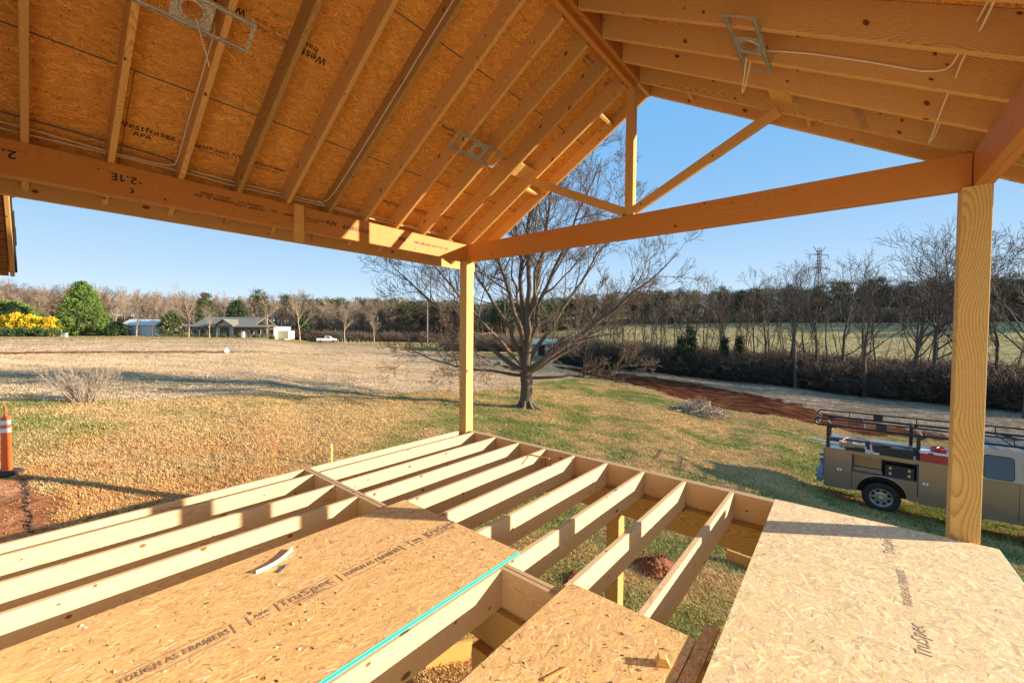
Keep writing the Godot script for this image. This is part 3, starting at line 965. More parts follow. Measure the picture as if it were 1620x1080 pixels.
func build_wiring() -> void:
	plate("light_mounting_plate", "galvanised ring plate across rafters at the top left with a hanging wire", true, 3.045, 3.66, [Vector3(1.20, 3.27, 3.33), Vector3(1.19, 3.20, 3.31), Vector3(1.16, 3.13, 3.28), Vector3(1.13, 3.05, 3.25)])
	plate("light_mounting_plate", "galvanised ring plate across the rafters above the corner post", true, 0.63, 1.287, [])
	plate("light_mounting_plate", "galvanised ring plate on the right roof slope with a looped wire", false, 0.637, 1.285, [Vector3(3.66, 3.30, 0.83), Vector3(3.63, 3.25, 0.72), Vector3(3.60, 3.20, 0.62), Vector3(3.60, 3.19, 0.60), Vector3(3.63, 3.22, 0.66), Vector3(3.68, 3.28, 0.80)])
	var c1 := thing("electric_cable", "upper pale electric cable running above the left beam through the rafters", "cable", Vector3.ZERO, 0.0)
	rope(c1, "sheath", [Vector3(0.0, 2.735, 4.70), Vector3(0.0, 2.733, 5.0), Vector3(0.0, 2.742, 4.1), Vector3(0.0, 2.72, 3.6), Vector3(0.0, 2.725, 3.27), Vector3(0.02, 2.735, 3.215), Vector3(0.12, 2.80, 3.205), Vector3(0.5, 3.02, 3.205), Vector3(1.1, 3.35, 3.21), Vector3(1.2, 3.30, 3.32)], 0.005, "cable_sheath")
	var c2 := thing("electric_cable", "lower pale electric cable running the whole length above the left beam", "cable")
	rope(c2, "sheath", [Vector3(-0.005, 2.705, 4.70), Vector3(0.0, 2.70, 4.2), Vector3(0.0, 2.703, 3.2), Vector3(0.0, 2.69, 2.8), Vector3(0.0, 2.70, 2.3), Vector3(0.0, 2.705, 1.95), Vector3(0.0, 2.69, 1.35), Vector3(0.0, 2.70, 0.9), Vector3(0.0, 2.69, 0.5), Vector3(0.0, 2.665, 0.26), Vector3(0.04, 2.64, 0.24)], 0.005, "cable_sheath")
	var c3 := thing("electric_cable", "pale electric cable climbing the side of the grey stained rafter", "cable")
	rope(c3, "sheath", [Vector3(0.0, 2.73, 3.1), Vector3(0.0, 2.725, 2.7), Vector3(0.0, 2.73, 2.1), Vector3(0.03, 2.74, 2.0), Vector3(0.2, 2.80, 1.985), Vector3(0.8, 3.13, 1.985), Vector3(1.6, 3.60, 1.985), Vector3(2.2, 3.95, 1.985), Vector3(2.33, 4.05, 1.985)], 0.005, "cable_sheath")
	var c5 := thing("electric_cable", "short pale cable pair ending above the beam near the corner", "cable")
	rope(c5, "sheath", [Vector3(0.0, 2.725, 2.05), Vector3(0.0, 2.722, 1.6), Vector3(0.0, 2.722, 1.2), Vector3(0.0, 2.712, 0.8), Vector3(0.0, 2.715, 0.36)], 0.005, "cable_sheath")
	var c6 := thing("electric_cable", "dark cable lying just above the pale cables over the left beam", "cable")
	rope(c6, "sheath", [Vector3(0.03, 2.80, 4.70), Vector3(0.03, 2.795, 4.1), Vector3(0.02, 2.785, 3.6), Vector3(0.02, 2.77, 3.25), Vector3(0.0, 2.74, 3.18)], 0.006, "grey_cable")
	var r1 := thing("electric_cable", "pale cable stapled along a rafter from the right light plate", "cable")
	rope(r1, "sheath", [Vector3(3.76, 3.27, 0.90), Vector3(3.85, 3.28, 0.80), Vector3(4.0, 3.22, 0.768), Vector3(4.3, 3.045, 0.766), Vector3(4.53, 2.90, 0.768), Vector3(4.62, 2.86, 0.80), Vector3(4.66, 2.88, 1.0), Vector3(4.67, 2.88, 1.16), Vector3(4.68, 2.87, 1.4), Vector3(4.68, 2.86, 2.2)], 0.005, "cable_sheath")
	var r2 := thing("electric_cable", "pale cable passing through the rafters close to the right beam", "cable")
	rope(r2, "sheath", [Vector3(4.69, 2.845, 2.2), Vector3(4.69, 2.84, 1.5), Vector3(4.68, 2.83, 1.15), Vector3(4.665, 2.84, 0.9), Vector3(4.66, 2.82, 0.76), Vector3(4.65, 2.80, 0.55), Vector3(4.64, 2.76, 0.36), Vector3(4.64, 2.74, 0.15), Vector3(4.635, 2.73, 0.02), Vector3(4.66, 2.76, 0.05), Vector3(4.66, 2.78, 0.33)], 0.005, "cable_sheath")

# ------------------------------------------------------------------ the work truck beside the porch
func build_truck() -> void:
	# local x runs forward, local z towards the porch; the near side lies at z = 0
	var gx := 4.96
	var base := Vector3(0, ground_y(gx, -9.85) - 0.005, -9.70)
	var t := thing("work_truck", "tan utility truck with open side locker and black ladder rack beyond the right post", "truck", base)
	var wr := 0.372
	var floor_y := 0.43
	var top_y := 1.46
	var arch := PackedVector2Array()
	for k in 13:
		var a := PI - PI * k / 12
		arch.push_back(Vector2(4.94 + 0.48 * cos(a), 0.47 + 0.46 * sin(a)))
	var body := Shape.new()
	body.box(Vector3(5.13, 0.72, -1.0), Vector3(2.6, 0.5, 0.9))
	body.box(Vector3(5.13, 1.0, -1.0), Vector3(2.62, 0.04, 1.1))
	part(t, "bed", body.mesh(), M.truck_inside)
	for side in 2:
		var z1 := 0.0 if side == 0 else -2.0
		var s := -1.0 if side == 0 else 1.0
		var near := side == 0
		var lower := PackedVector2Array([Vector2(4.375, floor_y)])
		for q in arch:
			lower.push_back(q)
		lower.append_array([Vector2(5.585, floor_y), Vector2(5.585, 0.932), Vector2(4.375, 0.932)])
		part(t, "wheel_panel", slab_of(lower, z1, z1 + s * 0.04), M.truck_paint)
		var lip := Shape.new()
		var path := []
		var rad := []
		for q in arch:
			path.push_back(Vector3(q.x, q.y, z1 - s * 0.004))
			rad.push_back(0.017)
		lip.tube(path, rad, 6)
		part(t, "wheel_arch_trim", lip.mesh(), M.truck_paint)
		part(t, "locker_door", slab_of(rounded(3.80, floor_y, 4.365, top_y - 0.07, 0.02), z1 - s * 0.008, z1 + s * 0.03), M.truck_paint)
		part(t, "locker_door", slab_of(rounded(5.60, floor_y, 6.44, top_y - 0.07, 0.02), z1 - s * 0.008, z1 + s * 0.03), M.truck_paint)
		var rail := Shape.new()
		rail.box(Vector3(5.12, top_y - 0.03, z1 + s * 0.22), Vector3(2.66, 0.06, 0.46))
		rail.box(Vector3(5.12, top_y - 0.075, z1 + s * 0.02), Vector3(2.65, 0.05, 0.03))
		part(t, "top_rail", rail.mesh(), M.truck_paint)
		var back := Shape.new()
		back.box(Vector3(3.81, 0.93, z1 + s * 0.24), Vector3(0.03, 0.98, 0.42))
		back.box(Vector3(6.43, 0.93, z1 + s * 0.24), Vector3(0.03, 0.98, 0.42))
		back.box(Vector3(5.12, 0.93, z1 + s * 0.45), Vector3(2.6, 0.98, 0.02))
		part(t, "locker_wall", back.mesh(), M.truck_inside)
		if near:
			var sh := Shape.new()
			sh.box(Vector3(4.98, 0.945, -0.22), Vector3(1.22, 0.02, 0.44))
			sh.box(Vector3(4.385, 1.17, -0.22), Vector3(0.02, 0.45, 0.43))
			sh.box(Vector3(5.578, 1.17, -0.22), Vector3(0.02, 0.45, 0.43))
			part(t, "locker_shelf", sh.mesh(), plain("locker_blue", Color(0.05, 0.085, 0.15), 0.5))
			for q in [4.12, 5.72]:
				var h := Shape.new()
				h.box(Vector3(q, 0.93, 0.014), Vector3(0.095, 0.06, 0.012))
				var lt := part(t, "latch", h.mesh(), M.white_band)
				var hb := Shape.new()
				hb.box(Vector3(q + 0.004, 0.93, 0.022), Vector3(0.014, 0.045, 0.01))
				part(lt, "latch_lever", hb.mesh(), M.tool_black)
	var tail := Shape.new()
	tail.box(Vector3(3.79, 0.98, -1.0), Vector3(0.05, 0.72, 1.10))
	part(t, "tailgate", tail.mesh(), M.truck_paint)
	var bump := Shape.new()
	bump.box(Vector3(3.71, 0.56, -1.0), Vector3(0.13, 0.10, 1.9))
	part(t, "rear_bumper", bump.mesh(), M.grey_plastic)
	for z in [-0.05, -1.95]:
		for q in [0.80, 0.66]:
			var st := Shape.new()
			st.box(Vector3(3.70, q, z), Vector3(0.16, 0.075, 0.12))
			part(t, "step", st.mesh(), M.grey_plastic)
	# wheels
	for q in [[4.95, -0.16], [4.95, -1.84], [8.75, -0.14], [8.75, -1.86]]:
		var o := 1.0 if q[1] > -1.0 else -1.0
		var hub := Vector3(q[0], wr, q[1])
		var tyre := Shape.new()
		tyre.disc(hub, Vector3(0, 0, o), [Vector2(0.225, 0.10), Vector2(0.25, 0.115), Vector2(0.32, 0.12), Vector2(0.36, 0.10), Vector2(wr, 0.06), Vector2(wr, -0.09), Vector2(0.35, -0.12), Vector2(0.22, -0.12)], 40)
		var wheel := part(t, "wheel", tyre.mesh(), M.tyre)
		var rim := Shape.new()
		rim.disc(hub, Vector3(0, 0, o), [Vector2(0.012, 0.075), Vector2(0.06, 0.075), Vector2(0.075, 0.05), Vector2(0.13, 0.045), Vector2(0.135, 0.03)], 32)
		rim.disc(hub, Vector3(0, 0, o), [Vector2(0.185, 0.05), Vector2(0.215, 0.105), Vector2(0.228, 0.105), Vector2(0.228, 0.02)], 36)
		for k in 8:
			var a := TAU * k / 8
			var d := Vector3(cos(a), sin(a), 0)
			rim.box(hub + d * 0.16 + Vector3(0, 0, o * 0.045), Vector3(0.075, 0.05, 0.02), Basis(d, Vector3(-sin(a), cos(a), 0), Vector3(0, 0, 1)))
		part(wheel, "rim", rim.mesh(), M.rim)
		var dark := Shape.new()
		dark.disc(hub, Vector3(0, 0, o), [Vector2(0.001, 0.0), Vector2(0.215, 0.0)], 24)
		part(wheel, "brake_disc", dark.mesh(), M.tool_black)
		var cap := Shape.new()
		cap.disc(hub, Vector3(0, 0, o), [Vector2(0.001, 0.085), Vector2(0.04, 0.085), Vector2(0.05, 0.07)], 20)
		part(wheel, "hub_cap", cap.mesh(), M.tool_latch)
	var well := Shape.new()
	well.box(Vector3(4.94, 0.62, -1.0), Vector3(1.3, 0.5, 1.3))
	well.box(Vector3(6.8, 0.52, -1.0), Vector3(5.9, 0.18, 0.8))
	part(t, "chassis", well.mesh(), M.tool_black)
	# cab, bonnet
	var prof := PackedVector2Array([Vector2(6.50, 0.38), Vector2(6.50, 1.28), Vector2(8.98, 1.28), Vector2(9.95, 1.18), Vector2(10.05, 1.08), Vector2(10.08, 0.45), Vector2(9.25, 0.42), Vector2(9.16, 0.72), Vector2(8.95, 0.86), Vector2(8.55, 0.86), Vector2(8.34, 0.72), Vector2(8.25, 0.38)])
	part(t, "cab", slab_of(prof, -0.02, -1.98), M.truck_paint)
	var upper := PackedVector2Array([Vector2(6.50, 1.281), Vector2(6.53, 1.80), Vector2(6.60, 1.90), Vector2(6.75, 1.945), Vector2(8.10, 1.945), Vector2(8.25, 1.91), Vector2(8.96, 1.281)])
	part(t, "cab_roof", lean_in(slab_of(upper, -0.022, -1.978), 1.28), M.truck_paint)
	var belt := Shape.new()
	belt.box(Vector3(7.9, 1.27, -0.014), Vector3(2.8, 0.02, 0.016))
	belt.box(Vector3(7.3, 0.415, -0.014), Vector3(1.5, 0.06, 0.02))
	part(t, "side_moulding", belt.mesh(), M.truck_paint)
	var seam := Shape.new()
	seam.box(Vector3(7.16, 0.85, -0.0185), Vector3(0.008, 0.84, 0.004))
	part(t, "door_seam", seam.mesh(), M.tool_black)
	var frame := part(t, "side_window", lean_in(slab_of(rounded(6.63, 1.30, 7.09, 1.81, 0.07), -0.024, -0.012), 1.28), M.tool_black)
	part(frame, "pane", lean_in(slab_of(rounded(6.645, 1.315, 7.075, 1.795, 0.06), -0.02, -0.009), 1.28), M.dark_glass)
	var fr2 := part(t, "side_window", lean_in(slab_of(rounded(7.22, 1.32, 8.15, 1.82, 0.07), -0.024, -0.012), 1.28), M.tool_black)
	part(fr2, "pane", lean_in(slab_of(rounded(7.235, 1.335, 8.135, 1.805, 0.06), -0.02, -0.009), 1.28), M.dark_glass)
	# ladder rack
	var rk := part(t, "ladder_rack", _rack(), M.rack_black)
	for z in [-0.2, -1.75]:
		for q in [[3.86, 2.08], [5.60, 2.05]]:
			var f := Shape.new()
			f.box(Vector3(q[0] + 0.03, q[1] + 0.05, z + 0.02), Vector3(0.03, 0.10, 0.02), Basis(Vector3(0, 0, 1), 0.5))
			part(rk, "load_stop", f.mesh(), M.chrome)
	# what the locker and the bed carry
	var cs := Shape.new()
	cs.box(Vector3(5.27, 1.10, -0.14), Vector3(0.52, 0.28, 0.22))
	cs.box(Vector3(5.27, 1.13, -0.025), Vector3(0.50, 0.015, 0.01))
	var tc := thing("tool_case", "black tool case with pale latches in the truck's open locker", "tool case", base)
	part(tc, "shell", cs.mesh(), M.tool_black)
	for q in [[5.10, 1.17], [5.44, 1.17], [5.10, 1.04], [5.44, 1.04]]:
		var l := Shape.new()
		l.box(Vector3(q[0], q[1], -0.02), Vector3(0.045, 0.06, 0.02))
		part(tc, "latch", l.mesh(), M.tool_latch)
	var bin := Shape.new()
	bin.box(Vector3(4.68, 1.20, -0.25), Vector3(0.54, 0.30, 0.02))
	bin.box(Vector3(4.68, 1.00, -0.16), Vector3(0.55, 0.07, 0.2))
	bin.box(Vector3(4.50, 0.975, -0.05), Vector3(0.05, 0.03, 0.04))
	bin.box(Vector3(4.72, 0.975, -0.05), Vector3(0.05, 0.03, 0.04))
	var bn := thing("parts_tray", "tan lidded parts tray left of the black case in the truck locker", "tray", base)
	part(bn, "tray", bin.mesh(), M.truck_paint)
	var red := Shape.new()
	red.box(Vector3(6.02, 1.555, -0.20), Vector3(0.80, 0.19, 0.30))
	var rb := thing("red_toolbox", "red metal toolbox with white lid on the truck's side rail", "toolbox", base)
	part(rb, "box", red.mesh(), M.tool_red)
	var lid := Shape.new()
	lid.box(Vector3(6.02, 1.672, -0.20), Vector3(0.82, 0.04, 0.32))
	part(rb, "lid", lid.mesh(), M.white_paint)
	for q in [5.80, 6.20]:
		var l := Shape.new()
		l.box(Vector3(q, 1.66, -0.035), Vector3(0.08, 0.035, 0.012))
		part(rb, "hasp", l.mesh(), M.tool_black)
	var bag := Shape.new()
	for k in 9:
		var d := Vector3(rng.randf_range(-0.12, 0.12), rng.randf_range(-0.02, 0.03), rng.randf_range(-0.08, 0.08))
		bag.box(Vector3(5.96, 1.735, -0.22) + d, Vector3(0.12, 0.09, 0.1), Basis.from_euler(Vector3(rng.randf(), rng.randf(), rng.randf())))
	tag(part(self, "red_bag", bag.mesh(), M.tool_red, Transform3D(Basis.IDENTITY, base)), "crumpled red bag lying on the red toolbox lid", "bag")
	var hs := Shape.new()
	hs.box(Vector3(5.15, 1.56, -0.24), Vector3(0.72, 0.20, 0.32))
	hs.box(Vector3(5.02, 1.685, -0.24), Vector3(0.20, 0.035, 0.28))
	hs.box(Vector3(5.34, 1.50, -0.05), Vector3(0.20, 0.07, 0.06))
	tag(part(self, "black_tool_chest", hs.mesh(), M.tool_black, Transform3D(Basis.IDENTITY, base)), "long black tool chest on the truck rail behind the locker opening", "tool chest")
	var bx := Shape.new()
	bx.box(Vector3(4.36, 1.545, -0.24), Vector3(0.52, 0.17, 0.28))
	tag(part(self, "cardboard_box", bx.mesh(), plain("cardboard", Color(0.36, 0.26, 0.16), 0.9), Transform3D(Basis.IDENTITY, base)), "brown box on the truck's rail near the rear rack leg", "box")
	var bgs := Shape.new()
	bgs.box(Vector3(4.42, 1.49, -0.06), Vector3(0.40, 0.07, 0.08))
	bgs.box(Vector3(4.50, 1.525, -0.07), Vector3(0.2, 0.05, 0.06))
	tag(part(self, "black_bag", bgs.mesh(), M.tool_black, Transform3D(Basis.IDENTITY, base)), "black tool bag lying in front of the brown box on the truck", "bag")
	var ps := Shape.new()
	ps.box(Vector3(4.05, 1.53, -0.36), Vector3(1.2, 0.05, 0.14), Basis(Vector3(0, 0, 1), -0.03))
	tag(part(self, "aluminium_plank", ps.mesh(), M.chrome, Transform3D(Basis.IDENTITY, base)), "grey metal plank sticking out over the truck's tailgate", "plank")
	var strap := thing("red_strap", "red lashing strap across the load on the truck", "strap", base)
	rope(strap, "webbing", [Vector3(4.15, 1.46, -0.1), Vector3(4.16, 1.66, -0.16), Vector3(4.3, 1.70, -0.5), Vector3(4.6, 1.69, -0.6), Vector3(4.75, 1.67, -0.3), Vector3(4.80, 1.46, -0.09)], 0.012, "tool_red")
	var wp := Shape.new()
	wp.box(Vector3(4.74, 1.55, -0.14), Vector3(0.03, 0.22, 0.03), Basis(Vector3(0, 0, 1), 0.15))
	wp.box(Vector3(4.83, 1.475, -0.08), Vector3(0.12, 0.03, 0.08))
	wp.box(Vector3(4.12, 1.475, -0.13), Vector3(0.4, 0.03, 0.14))
	tag(part(self, "pale_trim_scrap", wp.mesh(), M.white_paint, Transform3D(Basis.IDENTITY, base)), "pale scraps of trim lying along the truck's side rail", "offcut")

# the sides above that height lean inwards, as a cab's do
func lean_in(m: ArrayMesh, y0: float) -> ArrayMesh:
	var a := m.surface_get_arrays(0)
	var v: PackedVector3Array = a[Mesh.ARRAY_VERTEX]
	var n: PackedVector3Array = a[Mesh.ARRAY_NORMAL]
	for k in v.size():
		var s := -1.0 if v[k].z > -1.0 else 1.0
		v[k].z += s * (v[k].y - y0) * 0.19
		if absf(n[k].z) > 0.9:
			n[k] = Vector3(0, 0.19 * (1.0 if s * n[k].z < 0.0 else -1.0), n[k].z).normalized()
	a[Mesh.ARRAY_VERTEX] = v
	a[Mesh.ARRAY_NORMAL] = n
	var o := ArrayMesh.new()
	o.add_surface_from_arrays(Mesh.PRIMITIVE_TRIANGLES, a)
	return o

func _rack() -> ArrayMesh:
	var s := Shape.new()
	var bar := func(a: Vector3, b: Vector3, r: float) -> void:
		s.tube([a, b], [r, r], 8)
	for z in [-0.2, -1.75]:
		bar.call(Vector3(3.62, 2.02, z), Vector3(9.1, 2.06, z), 0.028)
		bar.call(Vector3(3.62, 2.19, z), Vector3(9.0, 2.23, z), 0.02)
		bar.call(Vector3(3.62, 2.02, z), Vector3(3.56, 2.11, z), 0.022)
		bar.call(Vector3(3.56, 2.11, z), Vector3(3.62, 2.19, z), 0.022)
		for x in [4.3, 5.0, 5.7, 6.4, 7.1]:
			bar.call(Vector3(x, 2.02, z), Vector3(x, 2.21, z), 0.012)
		for x in [3.86, 5.60]:
			s.box(Vector3(x, 1.75, z), Vector3(0.07, 0.58, 0.06))
			s.box(Vector3(x + 0.07, 1.98, z), Vector3(0.12, 0.05, 0.03), Basis(Vector3(0, 0, 1), 0.6))
		s.box(Vector3(4.92, 2.12, z), Vector3(0.20, 0.14, 0.01))
		bar.call(Vector3(7.1, 2.06, z), Vector3(7.5, 1.95, z), 0.03)
	for x in [3.64, 4.6, 5.6, 6.6, 7.1]:
		bar.call(Vector3(x, 2.03, -0.2), Vector3(x, 2.03, -1.75), 0.02)
	return s.mesh()

# ------------------------------------------------------------------ small things on the ground
func build_yard() -> void:
	var at := on_ground(-6.31, 4.21)
	var c := thing("delineator_post", "orange traffic delineator post with two white bands at the left edge", "delineator", at)
	var b := Shape.new()
	b.disc(Vector3.ZERO, Vector3.UP, [Vector2(0.20, 0.0), Vector2(0.20, 0.03), Vector2(0.17, 0.055), Vector2(0.07, 0.065), Vector2(0.001, 0.065)], 8)
	part(c, "base", b.mesh(), M.rubber)
	var tb := Shape.new()
	tb.disc(Vector3.ZERO, Vector3.UP, [Vector2(0.060, 0.06), Vector2(0.056, 0.5), Vector2(0.052, 0.90), Vector2(0.049, 0.93), Vector2(0.028, 0.955), Vector2(0.02, 0.96)], 24)
	tb.tube([Vector3(0, 0.95, 0), Vector3(-0.012, 1.06, 0), Vector3(-0.022, 1.13, 0)], [0.02, 0.014, 0.008], 8)
	part(c, "tube", tb.mesh(), M.orange_plastic)
	for y in [0.725, 0.855]:
		var w := Shape.new()
		w.disc(Vector3.ZERO, Vector3.UP, [Vector2(0.0575, y - 0.035), Vector2(0.0565, y + 0.035)], 24)
		part(c, "reflective_band", w.mesh(), M.white_band)
	# a chain of dark clods along a cut line in the clay
	var cl := Shape.new()
	for k in 46:
		var t := k / 45.0
		var p := on_ground(lerpf(-5.85, -3.45, t) + rng.randf_range(-0.02, 0.02), lerpf(4.03, 3.98, t) + rng.randf_range(-0.03, 0.03))
		clod(cl, p + Vector3(0, 0.012, 0), rng.randf_range(0.012, 0.028))
	tag(part(self, "clod_row", cl.mesh(), M.rubber), "row of dark clods along a cut in the clay near the delineator", "soil", "", "stuff")
	var crumbs := Shape.new()
	for k in 8:
		clod(crumbs, Vector3(rng.randfn() * 0.05, 0.006, rng.randfn() * 0.05), rng.randf_range(0.004, 0.010))
	var cm := MultiMesh.new()
	cm.transform_format = MultiMesh.TRANSFORM_3D
	cm.mesh = crumbs.mesh()
	var cp := []
	for k in 900:
		var x := rng.randf_range(-7.5, -2.8)
		var z := rng.randf_range(3.3, 6.5)
		if soil_kind(x, z) == 4:
			cp.push_back(Transform3D(Basis(Vector3.UP, rng.randf() * TAU).scaled(Vector3.ONE * rng.randf_range(0.5, 1.5)), on_ground(x, z)))
	cm.instance_count = cp.size()
	for k in cp.size():
		cm.set_instance_transform(k, cp[k])
	var co := MultiMeshInstance3D.new()
	co.multimesh = cm
	co.material_override = plain("clay_crumb", Color(0.42, 0.17, 0.07), 0.95)
	co.name = "clay_crumbs"
	add_child(co)
	tag(co, "orange clay crumbs on the bare patch beside the delineator", "soil", "", "stuff")
	# wooden stake
	var sp := on_ground(-3.67, 0.10, 0.1)
	tag(part(self, "survey_stake", board_mesh(0.55, 0.04, 0.02, Color(1, 1, 1)), M.rafter_pine, Transform3D(Basis(Vector3.UP, Vector3.BACK, Vector3.RIGHT), sp)), "short wooden stake in the grass past the left deck edge", "stake")
	# red earth heaps left by the post holes
	for q in [[2.36, -1.3, 0.42, 0.24, "red earth heap under the open joists near the middle post", 0], [1.0, 0.9, 0.5, 0.2, "red earth heap in the shade below the printed panel's end", 1], [1.75, -0.2, 0.26, 0.14, "small red earth heap beside the middle foundation post", 2]]:
		var hp := Shape.new()
		var o := on_ground(q[0], q[1], 0.03)
		var nz := FastNoiseLite.new()
		nz.seed = 900 + q[5]
		nz.frequency = 4.0
		var n := 26
		for i in n:
			for j in n:
				var pts := []
				for w in [[i, j], [i + 1, j], [i + 1, j + 1], [i, j + 1]]:
					var u: float = w[0] * 2.0 / n - 1.0
					var v: float = w[1] * 2.0 / n - 1.0
					var rr := minf(1.0, sqrt(u * u + v * v))
					var x: float = u * q[2]
					var z: float = v * q[2]
					pts.push_back(Vector3(x, q[3] * pow(1.0 - rr, 1.2) + nz.get_noise_2d(x * 1.5 + o.x, z * 1.5) * 0.06 * (1.0 - rr) + nz.get_noise_2d(x * 5.0, z * 5.0 + o.z) * 0.025 * (1.0 - rr), z))
				hp.flat(pts)
		for k in 60:
			var a := rng.randf() * TAU
			var r: float = sqrt(rng.randf()) * q[2] * 1.15
			clod(hp, Vector3(cos(a) * r, maxf(0.03, q[3] * (1.0 - r / q[2])) + 0.01, sin(a) * r), rng.randf_range(0.012, 0.035))
		tag(part(self, "earth_heap", hp.mesh(), M.red_soil, Transform3D(Basis.IDENTITY, o)), q[4], "earth heap")
	# lumber lying in front of the porch and under it
	for q in [[Vector3(2.2, 0, -3.35), Vector3(4.6, 0, -3.35), "white topped plank on the grass just beyond the front rim"], [Vector3(2.95, 0, -2.45), Vector3(5.4, 0, -2.45), "amber plank on edge on the grass before the front rim"], [Vector3(1.58, 0, 1.9), Vector3(1.75, 0, 1.55), "short board end on the ground below the green edged panel"]]:
		var a: Vector3 = on_ground(q[0].x, q[0].z)
		var e: Vector3 = on_ground(q[1].x, q[1].z)
		var lift := Vector3(0, 0.085, 0)
		tag(part(self, "loose_plank", board_mesh((e - a).length(), 0.184, 0.038, Color(0.95, 0.88, 0.75)), M.rafter_pine, frame_between(a + lift, e + lift, Vector3.UP)), q[2], "plank", "planks lying around the porch")
	for k in 4:
		var a := on_ground(5.2, -4.0) + Vector3(0, 0.03 + 0.04 * k, 0.0)
		var e := on_ground(8.4, -4.0) + Vector3(0, 0.03 + 0.04 * k, 0.0)
		tag(part(self, "loose_plank", board_mesh((e - a).length(), 0.038, 0.235, Color(1, 0.95, 0.85)), M.treated_pine, frame_between(a, e, Vector3.UP)), ["bottom", "second lowest", "second highest", "top"][k] + " board of the low lumber stack past the right post", "plank", "planks lying around the porch")
	# brush heap
	var bp := Shape.new()
	for k in 230:
		var a := rng.randf() * TAU
		var r := sqrt(rng.randf()) * 0.95
		var p := Vector3(cos(a) * r * 1.25, rng.randf_range(0.02, 0.75) * (1.1 - r), sin(a) * r)
		var d := Vector3(rng.randfn(), rng.randfn() * 0.35, rng.randfn()).normalized() * rng.randf_range(0.4, 1.3)
		var bend := Vector3(rng.randfn(), rng.randfn(), rng.randfn()) * 0.1
		var w := rng.randf_range(0.008, 0.022)
		var lo := p - d * 0.5
		var hi := p + d * 0.5
		lo.y = maxf(lo.y, 0.02)
		hi.y = maxf(hi.y, 0.02)
		bp.tube([lo, p + bend, hi], [w, w * 0.8, w * 0.4], 4)
	tag(part(self, "brush_heap", bp.mesh(), M.dry_stem, Transform3D(Basis.IDENTITY.scaled(Vector3(1.25, 1.3, 1.25)), on_ground(-2.47, -21.2))), "heap of cut grey branches on the lawn before the red soil strip", "brush heap")

func clod(s: Shape, at: Vector3, r: float) -> void:
	var p := []
	for d in [Vector3(1, 0, 0), Vector3(-1, 0, 0), Vector3(0, 1, 0), Vector3(0, -1, 0), Vector3(0, 0, 1), Vector3(0, 0, -1)]:
		p.push_back(at + d * r * rng.randf_range(0.6, 1.25) + Vector3(rng.randf(), rng.randf(), rng.randf()) * r * 0.3)
	for f in [[0, 2, 4], [0, 4, 3], [0, 3, 5], [0, 5, 2], [1, 4, 2], [1, 3, 4], [1, 5, 3], [1, 2, 5]]:
		s.flat([p[f[0]], p[f[2]], p[f[1]]])

# ------------------------------------------------------------------ trees and shrubs
func sprout(s: Shape, r_: RandomNumberGenerator, p: Vector3, dir: Vector3, L: float, rad: float, lvl: int, cfg: Dictionary) -> void:
	var segs: int = cfg.segs[lvl]
	var pts := [p]
	var rr := [rad]
	var d := dir
	var q := p
	var wander: float = cfg.wander
	for k in segs:
		d = (d + Vector3(r_.randfn(), r_.randfn(), r_.randfn()) * wander + Vector3(0, cfg.lift[lvl], 0)).normalized()
		q += d * (L / segs)
		pts.push_back(q)
		rr.push_back(maxf(cfg.thin, rad * (1.0 - 0.82 * (k + 1.0) / segs)))
	s.tube(pts, rr, cfg.sides[lvl], false)
	branch_off(s, r_, pts, rr, L, lvl, cfg)

func branch_off(s: Shape, r_: RandomNumberGenerator, pts: Array, rr: Array, L: float, lvl: int, cfg: Dictionary) -> void:
	if lvl + 1 >= cfg.kids.size() + 1 or lvl >= cfg.kids.size():
		return
	var n: int = cfg.kids[lvl]
	for k in n:
		var t: float = lerpf(cfg.first[lvl], 1.0, (k + r_.randf()) / n)
		var f := t * (pts.size() - 1)
		var i := mini(int(f), pts.size() - 2)
		var at: Vector3 = pts[i].lerp(pts[i + 1], f - i)
		var along: Vector3 = (pts[i + 1] - pts[i]).normalized()
		var side := along.cross(Vector3(r_.randfn(), r_.randfn(), r_.randfn())).normalized()
		var open: float = cfg.open[lvl] * r_.randf_range(0.7, 1.3)
		var d := (along * cos(open) + side * sin(open)).normalized()
		var rad: float = maxf(cfg.thin, lerpf(rr[i], rr[i + 1], f - i) * cfg.shrink)
		sprout(s, r_, at, d, L * cfg.short[lvl] * r_.randf_range(0.7, 1.2) * (1.15 - 0.5 * t), rad, lvl + 1, cfg)

func bare_tree(seed_: int, h: float, cfg: Dictionary) -> Array:
	var r_ := RandomNumberGenerator.new()
	r_.seed = seed_
	var trunk := Shape.new()
	var crown := Shape.new()
	var pts := []
	var rr := []
	var q := Vector3(0, -0.3, 0)
	var d := Vector3(r_.randfn() * 0.04, 1, r_.randfn() * 0.04).normalized()
	var n := 9
	for k in n + 1:
		pts.push_back(q)
		rr.push_back(maxf(0.03, cfg.base * (1.25 if k == 0 else 1.0) * (1.0 - 0.9 * k / n)))
		d = (d + Vector3(r_.randfn() * 0.05, 0.09, r_.randfn() * 0.05)).normalized()
		q += d * (h * cfg.stem / n)
	trunk.tube(pts, rr, 7)
	branch_off(crown, r_, pts, rr, h, 0, cfg)
	return [trunk.mesh(), crown.mesh()]

func joined(a: Array) -> ArrayMesh:
	var st := SurfaceTool.new()
	st.begin(Mesh.PRIMITIVE_TRIANGLES)
	for m in a:
		st.append_from(m, 0, Transform3D.IDENTITY)
	return st.commit()

